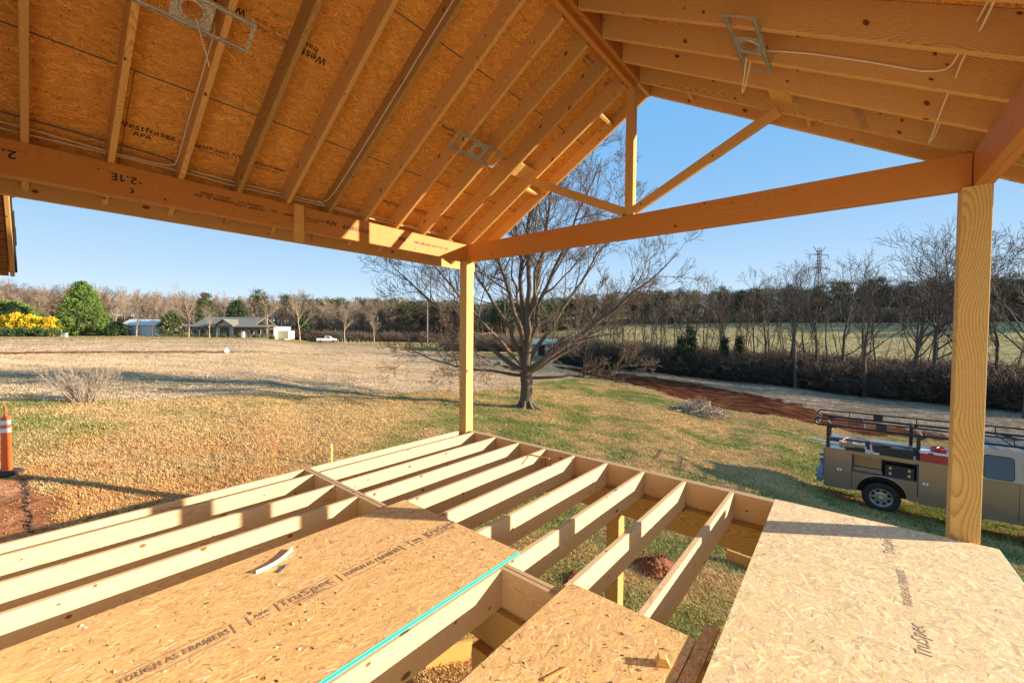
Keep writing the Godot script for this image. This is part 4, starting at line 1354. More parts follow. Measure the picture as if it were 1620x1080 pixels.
func build_main_tree() -> void:
	var o := on_ground(-6.41, -9.81, 0.05)
	var t := thing("bare_shade_tree", "large leafless shade tree with many rising limbs standing on the lawn behind the corner post", "tree", o)
	var R := Vector3(right2.x, 0, right2.y)
	var F := Vector3(fwd2.x, 0, fwd2.y)
	var r_ := RandomNumberGenerator.new()
	r_.seed = 4
	var trunk := Shape.new()
	trunk.tube([Vector3(0, -0.2, 0), Vector3(0, 0.03, 0), Vector3(0.01, 0.2, 0), Vector3(0, 0.6, 0), R * 0.02 + Vector3(0, 1.1, 0), Vector3(0, 1.6, 0)], [0.55, 0.42, 0.30, 0.255, 0.25, 0.27], 16)
	trunk.tube([Vector3(0, 1.2, 0), Vector3(0, 1.9, 0) - R * 0.02, Vector3(0, 2.8, 0) + R * 0.05], [0.26, 0.21, 0.16], 12)
	for k in 7:
		var a := TAU * k / 7 + 0.3
		var d := Vector3(cos(a), 0, sin(a))
		trunk.tube([Vector3(0, 0.45, 0) + d * 0.16, Vector3(0, 0.12, 0) + d * 0.36, Vector3(0, -0.03, 0) + d * 0.7], [0.10, 0.10, 0.03], 6)
	part(t, "trunk", trunk.mesh(), M.bark)
	var cfg := {"segs": [0, 6, 5, 4, 3], "sides": [8, 6, 4, 3, 3], "wander": 0.13, "lift": [0.0, 0.05, 0.06, 0.09, 0.10], "thin": 0.006, "kids": [11, 7, 5, 3], "first": [0.32, 0.25, 0.2, 0.2], "open": [0.7, 0.65, 0.7, 0.65], "short": [0.36, 0.52, 0.56, 0.6], "shrink": 0.5}
	var tips := []
	# limb ends in metres: across the view, up, away; then thickness and where on the stem it leaves
	var ends := [[-6.0, 6.2, 0.5, 0.12, 1.55, 0.55], [-5.0, 7.4, -1.6, 0.10, 1.7, 0.4], [-3.7, 8.1, 1.5, 0.11, 1.9, 0.2], [-2.3, 9.4, -1.2, 0.12, 2.2, 0.05], [-1.0, 10.6, 1.2, 0.13, 2.7, 0.0], [0.2, 11.3, -0.4, 0.13, 2.75, 0.0], [1.5, 11.2, 0.8, 0.13, 2.6, 0.0], [2.9, 10.3, -1.0, 0.12, 2.2, 0.05], [4.6, 8.8, 1.0, 0.11, 1.9, 0.25], [6.3, 6.6, -0.3, 0.135, 1.6, 0.5], [5.4, 5.2, 2.0, 0.08, 1.5, 0.7], [4.7, 2.0, -0.5, 0.075, 1.35, 1.2], [-5.6, 2.6, 0.4, 0.075, 1.45, 1.1], [-3.2, 3.4, -2.6, 0.07, 1.6, 0.9], [2.4, 4.4, -2.8, 0.07, 1.7, 0.7], [0.8, 8.4, -3.0, 0.10, 2.4, 0.2], [-0.9, 8.0, 3.2, 0.10, 2.4, 0.2]]
	for e in ends:
		var crown := Shape.new()
		var a := Vector3(0, e[4], 0)
		var b: Vector3 = R * e[0] + Vector3(0, e[1], 0) + F * e[2]
		var flat_part: Vector3 = R * e[0] + F * e[2]
		var m1: Vector3 = a + flat_part * (0.22 + 0.12 * e[5]) + Vector3(0, (e[1] - e[4]) * (0.33 - 0.22 * e[5]), 0)
		var m2: Vector3 = a + flat_part * (0.62 + 0.06 * e[5]) + Vector3(0, (e[1] - e[4]) * (0.72 - 0.22 * e[5]), 0)
		var pts := []
		var rr := []
		var n := 11
		for k in n + 1:
			var u := float(k) / n
			var p := a.bezier_interpolate(m1, m2, b, u) + Vector3(r_.randfn(), r_.randfn() * 0.6, r_.randfn()) * 0.07 * minf(1.0, u * 4.0)
			pts.push_back(p)
			rr.push_back(e[3] * (1.0 - 0.86 * u))
		crown.tube(pts, rr, 8, false)
		branch_off(crown, r_, pts, rr, (b - a).length(), 0, cfg)
		for k in 26:
			var vi := r_.randi_range(int(crown.v.size() * 0.3), crown.v.size() - 1)
			clod(crown, crown.v[vi] - Vector3(0, 0.03, 0), 0.022)
		part(t, "limb", crown.mesh(), M.twig)

func foliage(seed_: int, clumps: Array, per: int, spread: float, leaf: float, lo: float) -> ArrayMesh:
	var r_ := RandomNumberGenerator.new()
	r_.seed = seed_
	var s := Shape.new()
	for c in clumps:
		var base := r_.randf_range(lo, 1.0)
		for k in per:
			var d := Vector3(r_.randfn(), r_.randfn() * 0.8, r_.randfn()) * spread
			var u := Vector3(r_.randfn(), r_.randfn(), r_.randfn()).normalized()
			var w := u.cross(Vector3(r_.randfn(), r_.randfn(), r_.randfn())).normalized()
			var z := leaf * r_.randf_range(0.6, 1.4)
			var g := clampf(base * r_.randf_range(0.75, 1.1), 0, 1)
			s.tint = Color(g, g, g * r_.randf_range(0.7, 1.0))
			var p: Vector3 = c + d
			s.flat([p - u * z, p + w * z * 0.45, p + u * z, p - w * z * 0.45])
	return s.mesh()

func lumpy(seed_: int, n: int, h: float, R: float, shape: String) -> Array:
	var r_ := RandomNumberGenerator.new()
	r_.seed = seed_
	var f := FastNoiseLite.new()
	f.seed = seed_
	f.frequency = 0.9
	var o := []
	for k in n:
		var t := r_.randf()
		var a := r_.randf() * TAU
		var prof := 1.0
		match shape:
			"cone": prof = pow(1.0 - t, 0.55) * (0.75 + 0.25 * minf(1.0, t * 6.0))
			"dome": prof = sqrt(maxf(0.0, 1.0 - t * t)) * (0.8 + 0.2 * minf(1.0, t * 5.0))
		var w := R * prof * (0.85 + 0.4 * f.get_noise_3d(cos(a) * 2.0, t * 4.0, sin(a) * 2.0)) * (0.5 + 0.5 * sqrt(r_.randf()))
		o.push_back(Vector3(cos(a) * w, t * h, sin(a) * w))
	return o

func scatter(called: String, label: String, category: String, m: Mesh, mat: Material, places: Array) -> void:
	var mm := MultiMesh.new()
	mm.transform_format = MultiMesh.TRANSFORM_3D
	mm.mesh = m
	mm.instance_count = places.size()
	for k in places.size():
		mm.set_instance_transform(k, places[k])
	var o := MultiMeshInstance3D.new()
	o.multimesh = mm
	o.material_override = mat
	o.name = numbered(called)
	add_child(o)
	tag(o, label, category, "", "stuff")

func stand(deg: float, r: float, size: float, wide: float = 1.0) -> Transform3D:
	var p := at_bearing(deg, r)
	return Transform3D(Basis(Vector3.UP, rng.randf() * TAU).scaled(Vector3(size * wide, size, size * wide)), p)

const ORDINAL := ["first", "second", "third", "fourth", "fifth", "sixth", "seventh", "eighth", "ninth", "tenth", "eleventh", "twelfth", "thirteenth", "fourteenth", "fifteenth", "sixteenth", "seventeenth", "eighteenth", "nineteenth", "twentieth", "twenty-first", "twenty-second", "twenty-third", "twenty-fourth", "twenty-fifth", "twenty-sixth", "twenty-seventh", "twenty-eighth", "twenty-ninth", "thirtieth", "thirty-first", "thirty-second", "thirty-third", "thirty-fourth", "thirty-fifth", "thirty-sixth", "thirty-seventh", "thirty-eighth", "thirty-ninth", "fortieth"]

func build_trees() -> void:
	var slim := {"segs": [0, 5, 4, 3], "sides": [7, 4, 3, 3], "wander": 0.13, "lift": [0.0, 0.10, 0.07, 0.05], "thin": 0.011, "kids": [12, 6, 5], "first": [0.5, 0.25, 0.2], "open": [0.6, 0.6, 0.65], "short": [0.26, 0.42, 0.5], "shrink": 0.5, "stem": 0.92, "base": 0.145}
	var spread := {"segs": [0, 5, 4, 3], "sides": [7, 4, 3, 3], "wander": 0.14, "lift": [0.0, 0.06, 0.05, 0.05], "thin": 0.012, "kids": [12, 7, 5], "first": [0.32, 0.2, 0.2], "open": [0.7, 0.65, 0.65], "short": [0.46, 0.45, 0.5], "shrink": 0.55, "stem": 0.78, "base": 0.20}
	var haze := {"segs": [0, 4, 3, 2], "sides": [5, 3, 3, 3], "wander": 0.15, "lift": [0.0, 0.10, 0.06, 0.05], "thin": 0.022, "kids": [14, 7, 5], "first": [0.25, 0.2, 0.2], "open": [0.7, 0.65, 0.65], "short": [0.38, 0.45, 0.5], "shrink": 0.55, "stem": 0.85, "base": 0.20}
	# the row along the creek on the right, each tree on its own
	var slims := []
	for k in 5:
		slims.push_back(bare_tree(100 + k, 15.0, slim if k < 3 else spread))
	var spots := []
	for k in 38:
		var a := 13.5 + 39.5 * (k + rng.randf_range(-0.35, 0.35)) / 37.0
		spots.push_back([a, rng.randf_range(59.0, 72.0), rng.randf_range(0.78, 1.08) * (0.88 + 0.28 * smoothstep(20.0, 47.0, a))])
	for q in [[44.2, 60.0, 1.25], [46.0, 61.0, 1.22], [48.4, 58.0, 1.12], [51.8, 54.0, 1.15], [37.0, 62.0, 1.08], [41.0, 60.0, 1.05]]:
		spots[int((q[0] - 13.5) / 39.5 * 37.0)] = q
	spots.sort_custom(func(u: Array, w: Array) -> bool: return u[0] < w[0])
	var protos := {}
	for k in spots.size():
		var which: int = [0, 3, 1, 2, 1, 0, 4, 2][k % 8] if spots[k][2] < 1.04 else 4 - k % 2
		var label := "%s bare tree, %s from the left in the creekside row" % ["slender" if which < 3 else "wide crowned", ORDINAL[k]]
		var t: Node3D
		if protos.has(which):
			t = protos[which].duplicate()
			t.name = numbered("creekside_tree")
			add_child(t)
			t.set_meta("label", label)
		else:
			t = thing("creekside_tree", label, "tree", Vector3.ZERO, 0.0, "bare trees along the creek")
			part(t, "trunk", slims[which][0], M.grey_bark)
			part(t, "crown", slims[which][1], M.grey_bark)
			protos[which] = t
		t.transform = stand(spots[k][0], spots[k][1], spots[k][2])
	# thin dark cedars and ivy clad stems in that row
	var k3 := 0
	for q in [[22.6, 60.0, 5.2, 1.5, "dark cedar with a broad foot at the left of the creekside thicket"], [23.8, 61.0, 6.6, 1.0, "narrow dark cedar beside the broad cedar in the thicket"], [27.6, 62.0, 5.4, 0.55, "thin ivy clad stem right of the two cedars"], [29.2, 62.0, 5.8, 0.6, "second thin ivy clad stem right of the cedars"]]:
		var c := thing("cedar", q[4], "tree", at_bearing(q[0], q[1]))
		var st := Shape.new()
		st.tube([Vector3(0, -0.3, 0), Vector3(0, q[2] * 0.8, 0)], [0.12, 0.04], 6)
		part(c, "trunk", st.mesh(), M.grey_bark)
		part(c, "crown", foliage(300 + k3, lumpy(300 + k3, 110, q[2], q[3], "cone"), 16, 0.22, 0.16, 0.5), M.needle_dark)
		k3 += 1
	# undergrowth along the creek
	var bush_cfg := {"segs": [0, 4, 3, 2], "sides": [3, 3, 3, 3], "wander": 0.22, "lift": [0.0, 0.06, 0.03, 0.03], "thin": 0.010, "kids": [26, 6, 4], "first": [0.0, 0.15, 0.2], "open": [0.75, 0.6, 0.7], "short": [0.8, 0.5, 0.5], "shrink": 0.6, "stem": 0.4, "base": 0.05}
	var bushes := [joined(bare_tree(201, 2.6, bush_cfg)), joined(bare_tree(202, 2.6, bush_cfg))]
	for b in 2:
		var places := []
		for k in 420:
			var a := 7.0 + 50.0 * rng.randf()
			places.push_back(stand(a, rng.randf_range(60.0, 74.0), rng.randf_range(0.8, 1.6), 1.25))
		for k in 60:
			places.push_back(stand(rng.randf_range(-10.0, 10.0), rng.randf_range(84.0, 104.0), rng.randf_range(0.8, 1.5), 1.4))
		for k in 120:
			places.push_back(stand(rng.randf_range(3.0, 60.0), rng.randf_range(184.0, 192.0), rng.randf_range(0.8, 1.6), 1.4))
		for k in 70:
			places.push_back(stand(rng.randf_range(-31.0, -10.0), rng.randf_range(140.0, 150.0), rng.randf_range(0.8, 1.5), 1.4))
		scatter("thicket", ["tangled brown undergrowth at the foot of the creekside trees", "low twiggy brush filling the creek bank"][b], "undergrowth", bushes[b], M.brush_twig if b == 0 else M.grey_bark, places)
	var whip := {"segs": [0, 4, 3], "sides": [5, 3, 3], "wander": 0.13, "lift": [0.0, 0.12, 0.08], "thin": 0.012, "kids": [13, 5], "first": [0.3, 0.25], "open": [0.6, 0.6], "short": [0.16, 0.45], "shrink": 0.5, "stem": 0.95, "base": 0.09}
	var sap := []
	for k in 120:
		sap.push_back(stand(rng.randf_range(8.0, 56.0), rng.randf_range(61.0, 76.0), rng.randf_range(0.55, 1.0)))
	scatter("saplings", "thin bare saplings crowding between the creekside trees", "undergrowth", joined(bare_tree(140, 13.0, whip)), M.brush_twig, sap)
	var dark := []
	for k in 46:
		dark.push_back(stand(rng.randf_range(10.0, 56.0), rng.randf_range(61.5, 70.0), rng.randf_range(0.5, 1.0), 1.3))
	scatter("evergreen_undergrowth", "dark evergreen bushes low in the creekside thicket", "undergrowth", foliage(320, lumpy(320, 70, 1.6, 1.3, "dome"), 14, 0.25, 0.12, 0.5), M.needle_dark, dark)
	# the woods behind: bare on the left, pines behind the meadow on the right
	var woods := [joined(bare_tree(401, 14.0, haze)), joined(bare_tree(402, 13.0, haze)), joined(bare_tree(403, 15.0, haze))]
	for b in 3:
		var places := []
		for k in 420:
			var a := rng.randf_range(-66.0, 4.0)
			var near := 215.0 if a < -33.0 else lerpf(215.0, 160.0, (a + 33.0) / 15.0) if a < -18.0 else 160.0
			places.push_back(stand(a, near + pow(rng.randf(), 1.2) * 120.0, rng.randf_range(0.72, 1.12)))
		for k in 95:
			places.push_back(stand(rng.randf_range(3.0, 60.0), rng.randf_range(186.0, 230.0), rng.randf_range(0.5, 0.9)))
		scatter("bare_woodland", ["bare brown woods rising behind the far houses", "pinkish bare treetops on the far hill", "grey bare woods edging the field beyond the fence"][b], "woodland", woods[b], [M.pale_bark, M.pale_bark, M.brush_twig][b], places)
	var pr := []
	for k in 46:
		pr.push_back(Vector3(rng.randfn() * 1.4, rng.randf_range(6.0, 14.0), rng.randfn() * 1.4))
	var stem := Shape.new()
	stem.tube([Vector3(0, -0.5, 0), Vector3(0.1, 7, 0), Vector3(0, 13.5, 0)], [0.2, 0.15, 0.05], 5)
	for k in 8:
		var a := rng.randf() * TAU
		var y := rng.randf_range(6.0, 12.0)
		stem.tube([Vector3(0, y, 0), Vector3(cos(a) * 1.5, y + 0.6, sin(a) * 1.5)], [0.05, 0.02], 3)
	var needles := foliage(330, pr, 22, 0.55, 0.30, 0.5)
	var pine_places := []
	for k in 380:
		pine_places.push_back(stand(rng.randf_range(6.0, 62.0), rng.randf_range(188.0, 250.0), rng.randf_range(0.75, 1.1)))
	for k in 70:
		pine_places.push_back(stand(rng.randf_range(-17.0, 6.0), rng.randf_range(150.0, 200.0), rng.randf_range(0.85, 1.1)))
	for k in 46:
		pine_places.push_back(stand(rng.randf_range(-34.0, -14.0), rng.randf_range(215.0, 255.0), rng.randf_range(1.0, 1.25)))
	scatter("pine_trunks", "straight trunks of the pine wood behind the far meadow", "woodland", stem.mesh(), M.grey_bark, pine_places)
	scatter("pine_needles", "dark green tops of the far pine wood", "woodland", needles, M.pine_needle, pine_places)
	# single bare trees around the far houses
	var wides := [bare_tree(501, 13.0, spread), bare_tree(502, 12.0, spread)]
	for q in [[215, 117, 0.92, "pale bare tree in front of the metal roofed outbuilding", 0, "pale_bark"], [240, 116, 0.72, "darker bare tree at the right end of the metal roofed outbuilding", 1, "grey_bark"], [298, 101, 0.98, "spreading bare tree at the left corner of the porch house", 0, "pale_bark"], [331, 100, 0.66, "small bare tree before the porch house gable", 1, "pale_bark"], [398, 122, 0.95, "bare tree behind the right end of the porch house", 1, "pale_bark"], [424, 110, 0.95, "bare tree beside the far driveway", 0, "pale_bark"], [474, 122, 1.35, "tallest bare tree standing over the woods left of the white pickup", 1, "pale_bark"], [545, 118, 0.95, "bare tree just right of the white pickup", 0, "pale_bark"], [592, 112, 0.85, "bare tree above the middle of the wire fence", 1, "pale_bark"]]:
		var a := rad_to_deg(atan((q[0] - 810.0) / 644.5))
		var t := thing("bare_tree", q[3], "tree")
		t.transform = stand(a, q[1] / cos(deg_to_rad(a)), q[2])
		part(t, "trunk", wides[q[4]][0], M[q[5]])
		part(t, "crown", wides[q[4]][1], M[q[5]])
	# evergreens and the yellow shrubs on the left
	var ek := 0
	for q in [[130, 120.5, 15.4, 7.6, "cone", "broad green conifer rising behind the lawn at the far left", "needle_light", 520], [18, 125, 9.3, 9.0, "dome", "round green evergreen behind the yellow shrubs at the left edge", "needle_light", 330], [184, 118, 3.6, 3.0, "dome", "low dark evergreen bush right of the broad conifer", "needle_dark", 120], [97, 119, 6.0, 3.2, "cone", "dark evergreen tucked against the broad conifer's left foot", "needle_dark", 140], [270, 121, 6.4, 3.4, "dome", "dark evergreen left of the porch house", "needle_olive", 150], [374, 128, 10.5, 3.6, "dome", "dark evergreen behind the porch house roof", "needle_dark", 200], [325, 150, 14.0, 4.2, "dome", "rounded pine showing above the woods behind the porch house", "needle_olive", 200], [478, 127, 7.0, 3.2, "cone", "dark evergreen at the woods' edge left of the pickup", "needle_dark", 150]]:
		var a := rad_to_deg(atan((q[0] - 810.0) / 644.5))
		var t := thing("evergreen_tree", q[5], "tree", at_bearing(a, q[1] / cos(deg_to_rad(a))))
		var st := Shape.new()
		st.tube([Vector3(0, -0.3, 0), Vector3(0, q[2] * 0.85, 0)], [0.3, 0.06], 6)
		part(t, "trunk", st.mesh(), M.grey_bark)
		part(t, "crown", foliage(340 + ek, lumpy(340 + ek, q[7], q[2], q[3], q[4]), 30, 0.42, 0.26, 0.45), M[q[6]])
		ek += 1
	for k in 5:
		var u: float = [12, 26, 46, 62, 80][k]
		var a := rad_to_deg(atan((u - 810.0) / 644.5))
		var h: float = [5.2, 6.0, 5.4, 4.9, 4.9][k]
		var t := thing("yellow_shrub", ["leftmost", "second from left, tallest", "middle", "second from right", "rightmost"][k] + " of the five yellow flowering shrubs", "shrub", at_bearing(a, 114.0 / cos(deg_to_rad(a))), 0.0, "yellow flowering shrubs")
		part(t, "blossom", foliage(360 + k, lumpy(360 + k, 150, h, 2.3, "dome"), 20, 0.32, 0.20, 0.72), M.yellow_bloom)
		var st := Shape.new()
		for j in 5:
			st.tube([Vector3(0, -0.2, 0), Vector3(cos(j * 1.3) * 0.8, h * 0.6, sin(j * 1.3) * 0.8)], [0.05, 0.02], 4)
		part(t, "stem", st.mesh(), M.grey_bark)
	for k in 4:
		var u: float = [8, 32, 57, 80][k]
		var a := rad_to_deg(atan((u - 810.0) / 644.5))
		var t := thing("clipped_bush", ["leftmost", "second", "third", "rightmost"][k] + " low green bush of the row before the yellow shrubs", "shrub", at_bearing(a, 110.0 / cos(deg_to_rad(a))), 0.0, "low bushes before the yellow shrubs")
		part(t, "leaves", foliage(370 + k, lumpy(370 + k, 90, 2.2, 2.8, "dome"), 18, 0.28, 0.18, 0.6), M.hedge_leaf)
	# the bare shrub on the lawn edge
	var sh := thing("bare_shrub", "leafless fan shaped shrub at the lawn's edge on the left", "shrub", on_ground(-14.64, 2.73))
	var stems := Shape.new()
	var r_ := RandomNumberGenerator.new()
	r_.seed = 77
	var twiggy := {"segs": [0, 3, 3], "sides": [3, 3, 3], "wander": 0.16, "lift": [0.0, 0.06, 0.05], "thin": 0.0035, "kids": [5, 3], "first": [0.35, 0.3], "open": [0.45, 0.5], "short": [0.4, 0.5], "shrink": 0.6}
	for k in 70:
		var a := r_.randf() * TAU
		var lean := sqrt(r_.randf()) * 0.75
		var L := r_.randf_range(0.7, 1.25)
		var p := Vector3(cos(a), 0, sin(a)) * 0.28 * r_.randf()
		var d := Vector3(cos(a) * lean, 1.0, sin(a) * lean).normalized()
		var pts := [p - Vector3(0, 0.05, 0)]
		var rr := [0.011]
		for j in 4:
			d = (d + Vector3(r_.randfn(), 0.1, r_.randfn()) * 0.08).normalized()
			pts.push_back(pts[-1] + d * L / 4)
			rr.push_back(0.011 * (1.0 - 0.17 * (j + 1)))
		stems.tube(pts, rr, 4, false)
		branch_off(stems, r_, pts, rr, L, 0, twiggy)
	part(sh, "stems", stems.mesh(), M.dry_stem)

# ------------------------------------------------------------------ grass
func lay_tufts(label: String, m: Mesh, places: Array, tints: Array) -> void:
	var mm := MultiMesh.new()
	mm.transform_format = MultiMesh.TRANSFORM_3D
	mm.use_colors = true
	mm.mesh = m
	mm.instance_count = places.size()
	for k in places.size():
		mm.set_instance_transform(k, places[k])
		mm.set_instance_color(k, tints[k])
	var o := MultiMeshInstance3D.new()
	o.multimesh = mm
	o.material_override = M.grass_blade
	o.name = numbered("grass")
	add_child(o)
	tag(o, label, "grass", "", "stuff")

func build_grass() -> void:
	var blades := []
	for b in 3:
		var s := Shape.new()
		for k in 11:
			var a := rng.randf() * TAU
			var p := Vector3(rng.randfn() * 0.03, -0.004, rng.randfn() * 0.03)
			var d := Vector3(cos(a), 0, sin(a))
			var h := rng.randf_range(0.018, 0.05)
			var w := d.cross(Vector3.UP) * rng.randf_range(0.002, 0.0042)
			var lean := d * h * rng.randf_range(0.3, 1.8)
			s.tint = Color(1, 1, 1) * rng.randf_range(0.72, 1.0)
			var mid := p + Vector3(0, h * 0.62, 0) + lean * 0.4
			var tip := p + Vector3(0, h, 0) + lean
			s.flat([p - w, p + w, mid + w * 0.8, mid - w * 0.8])
			s.flat([mid - w * 0.8, mid + w * 0.8, tip])
		blades.push_back(s.mesh())
	for b in 3:
		var places := []
		var tints := []
		for k in 62000:
			var deg := rng.randf_range(-57.0, 57.0)
			var r := 2.6 * pow(15.0, pow(rng.randf(), 0.8))
			var a := deg_to_rad(deg)
			var d := (fwd2 * cos(a) + right2 * sin(a)) * r
			var x := CAM.x + d.x
			var z := CAM.z + d.y
			var kind := soil_kind(x, z)
			if kind != 0 and kind != 1 or kind == 1 and rng.randf() < 0.4:
				continue
			var under_deck := x > 0.0 and x < 5.0 and z > -0.1
			if under_deck and rng.randf() < 0.35:
				continue
			var size := rng.randf_range(0.8, 1.5) * (1.0 + r / 26.0)
			places.push_back(Transform3D(Basis(Vector3.UP, rng.randf() * TAU).scaled(Vector3(size, size * rng.randf_range(0.45, 0.85), size)), on_ground(x, z)))
			var c := soil_color(x, z) * rng.randf_range(0.75, 1.25)
			if rng.randf() < 0.25:
				c = c.lerp(Color(0.60, 0.44, 0.22), 0.6)
			tints.push_back(c)
		lay_tufts(["short dormant grass of the lawn around the porch", "green and straw coloured grass blades across the lawn", "dry grass tufts thinning out towards the stubble"][b], blades[b], places, tints)
	# stubble and coarse grass of the fields farther off
	for b in 2:
		var places := []
		var tints := []
		for k in 70000:
			var deg := rng.randf_range(-57.0, 57.0)
			var r := 1.0 / lerpf(1.0 / 28.0, 1.0 / 190.0, rng.randf())
			var a := deg_to_rad(deg)
			var d := (fwd2 * cos(a) + right2 * sin(a)) * r
			var x := CAM.x + d.x
			var z := CAM.z + d.y
			var kind := soil_kind(x, z)
			if kind == 2 or kind == 4 or kind == 7 or kind == 5:
				continue
			var wide := r * rng.randf_range(0.03, 0.06)
			places.push_back(Transform3D(Basis(Vector3.UP, rng.randf() * TAU).scaled(Vector3(wide, minf(wide, rng.randf_range(1.2, 2.6)), wide)), on_ground(x, z)))
			tints.push_back(soil_color(x, z) * rng.randf_range(0.8, 1.2))
		lay_tufts(["cut stubble standing in the far tan field", "coarse grass of the far field and meadow"][b], blades[b], places, tints)

# ------------------------------------------------------------------ far things
func facing(u: float, depth: float) -> Transform3D:
	# a place on the ground seen at that column, turned to look at the porch
	var a := atan((u - 810.0) / 644.5)
	var p := at_bearing(rad_to_deg(a), depth / cos(a))
	var f := Vector3(fwd2.x, 0, fwd2.y)
	return Transform3D(Basis(Vector3(right2.x, 0, right2.y), Vector3.UP, -f), p)

func box_part(p: Node, called: String, mid: Vector3, size: Vector3, mat: Material) -> MeshInstance3D:
	var s := Shape.new()
	s.box(mid, size)
	return part(p, called, s.mesh(), mat)

func gable_roof(w: float, d: float, y: float, h: float, over: float, along_x: bool) -> ArrayMesh:
	var s := Shape.new()
	var a := w / 2 + over
	var b := d / 2 + over
	for k in 2:
		var g := -1.0 if k == 0 else 1.0
		for lift in [0.0, 0.18]:
			if along_x:
				s.flat([Vector3(-a, y + lift, g * b), Vector3(a, y + lift, g * b), Vector3(a, y + h + lift, 0), Vector3(-a, y + h + lift, 0)])
			else:
				s.flat([Vector3(g * a, y + lift, -b), Vector3(g * a, y + lift, b), Vector3(0, y + h + lift, b), Vector3(0, y + h + lift, -b)])
		if along_x:
			s.flat([Vector3(-a, y, g * b), Vector3(a, y, g * b), Vector3(a, y + 0.18, g * b), Vector3(-a, y + 0.18, g * b)])
			s.flat([Vector3(g * a, y, -b), Vector3(g * a, y + 0.18, -b), Vector3(g * a, y + h + 0.18, 0), Vector3(g * a, y + h, 0)])
			s.flat([Vector3(g * a, y, b), Vector3(g * a, y + 0.18, b), Vector3(g * a, y + h + 0.18, 0), Vector3(g * a, y + h, 0)])
		else:
			s.flat([Vector3(g * a, y, -b), Vector3(g * a, y, b), Vector3(g * a, y + 0.18, b), Vector3(g * a, y + 0.18, -b)])
			for e in [-b, b]:
				s.flat([Vector3(g * a, y, e), Vector3(g * a, y + 0.18, e), Vector3(0, y + h + 0.18, e), Vector3(0, y + h, e)])
	return s.mesh()

func gable_wall(w: float, y: float, h: float, z: float) -> ArrayMesh:
	return slab_of(PackedVector2Array([Vector2(-w / 2, 0), Vector2(w / 2, 0), Vector2(w / 2, y), Vector2(0, y + h), Vector2(-w / 2, y)]), z, z - 0.2)

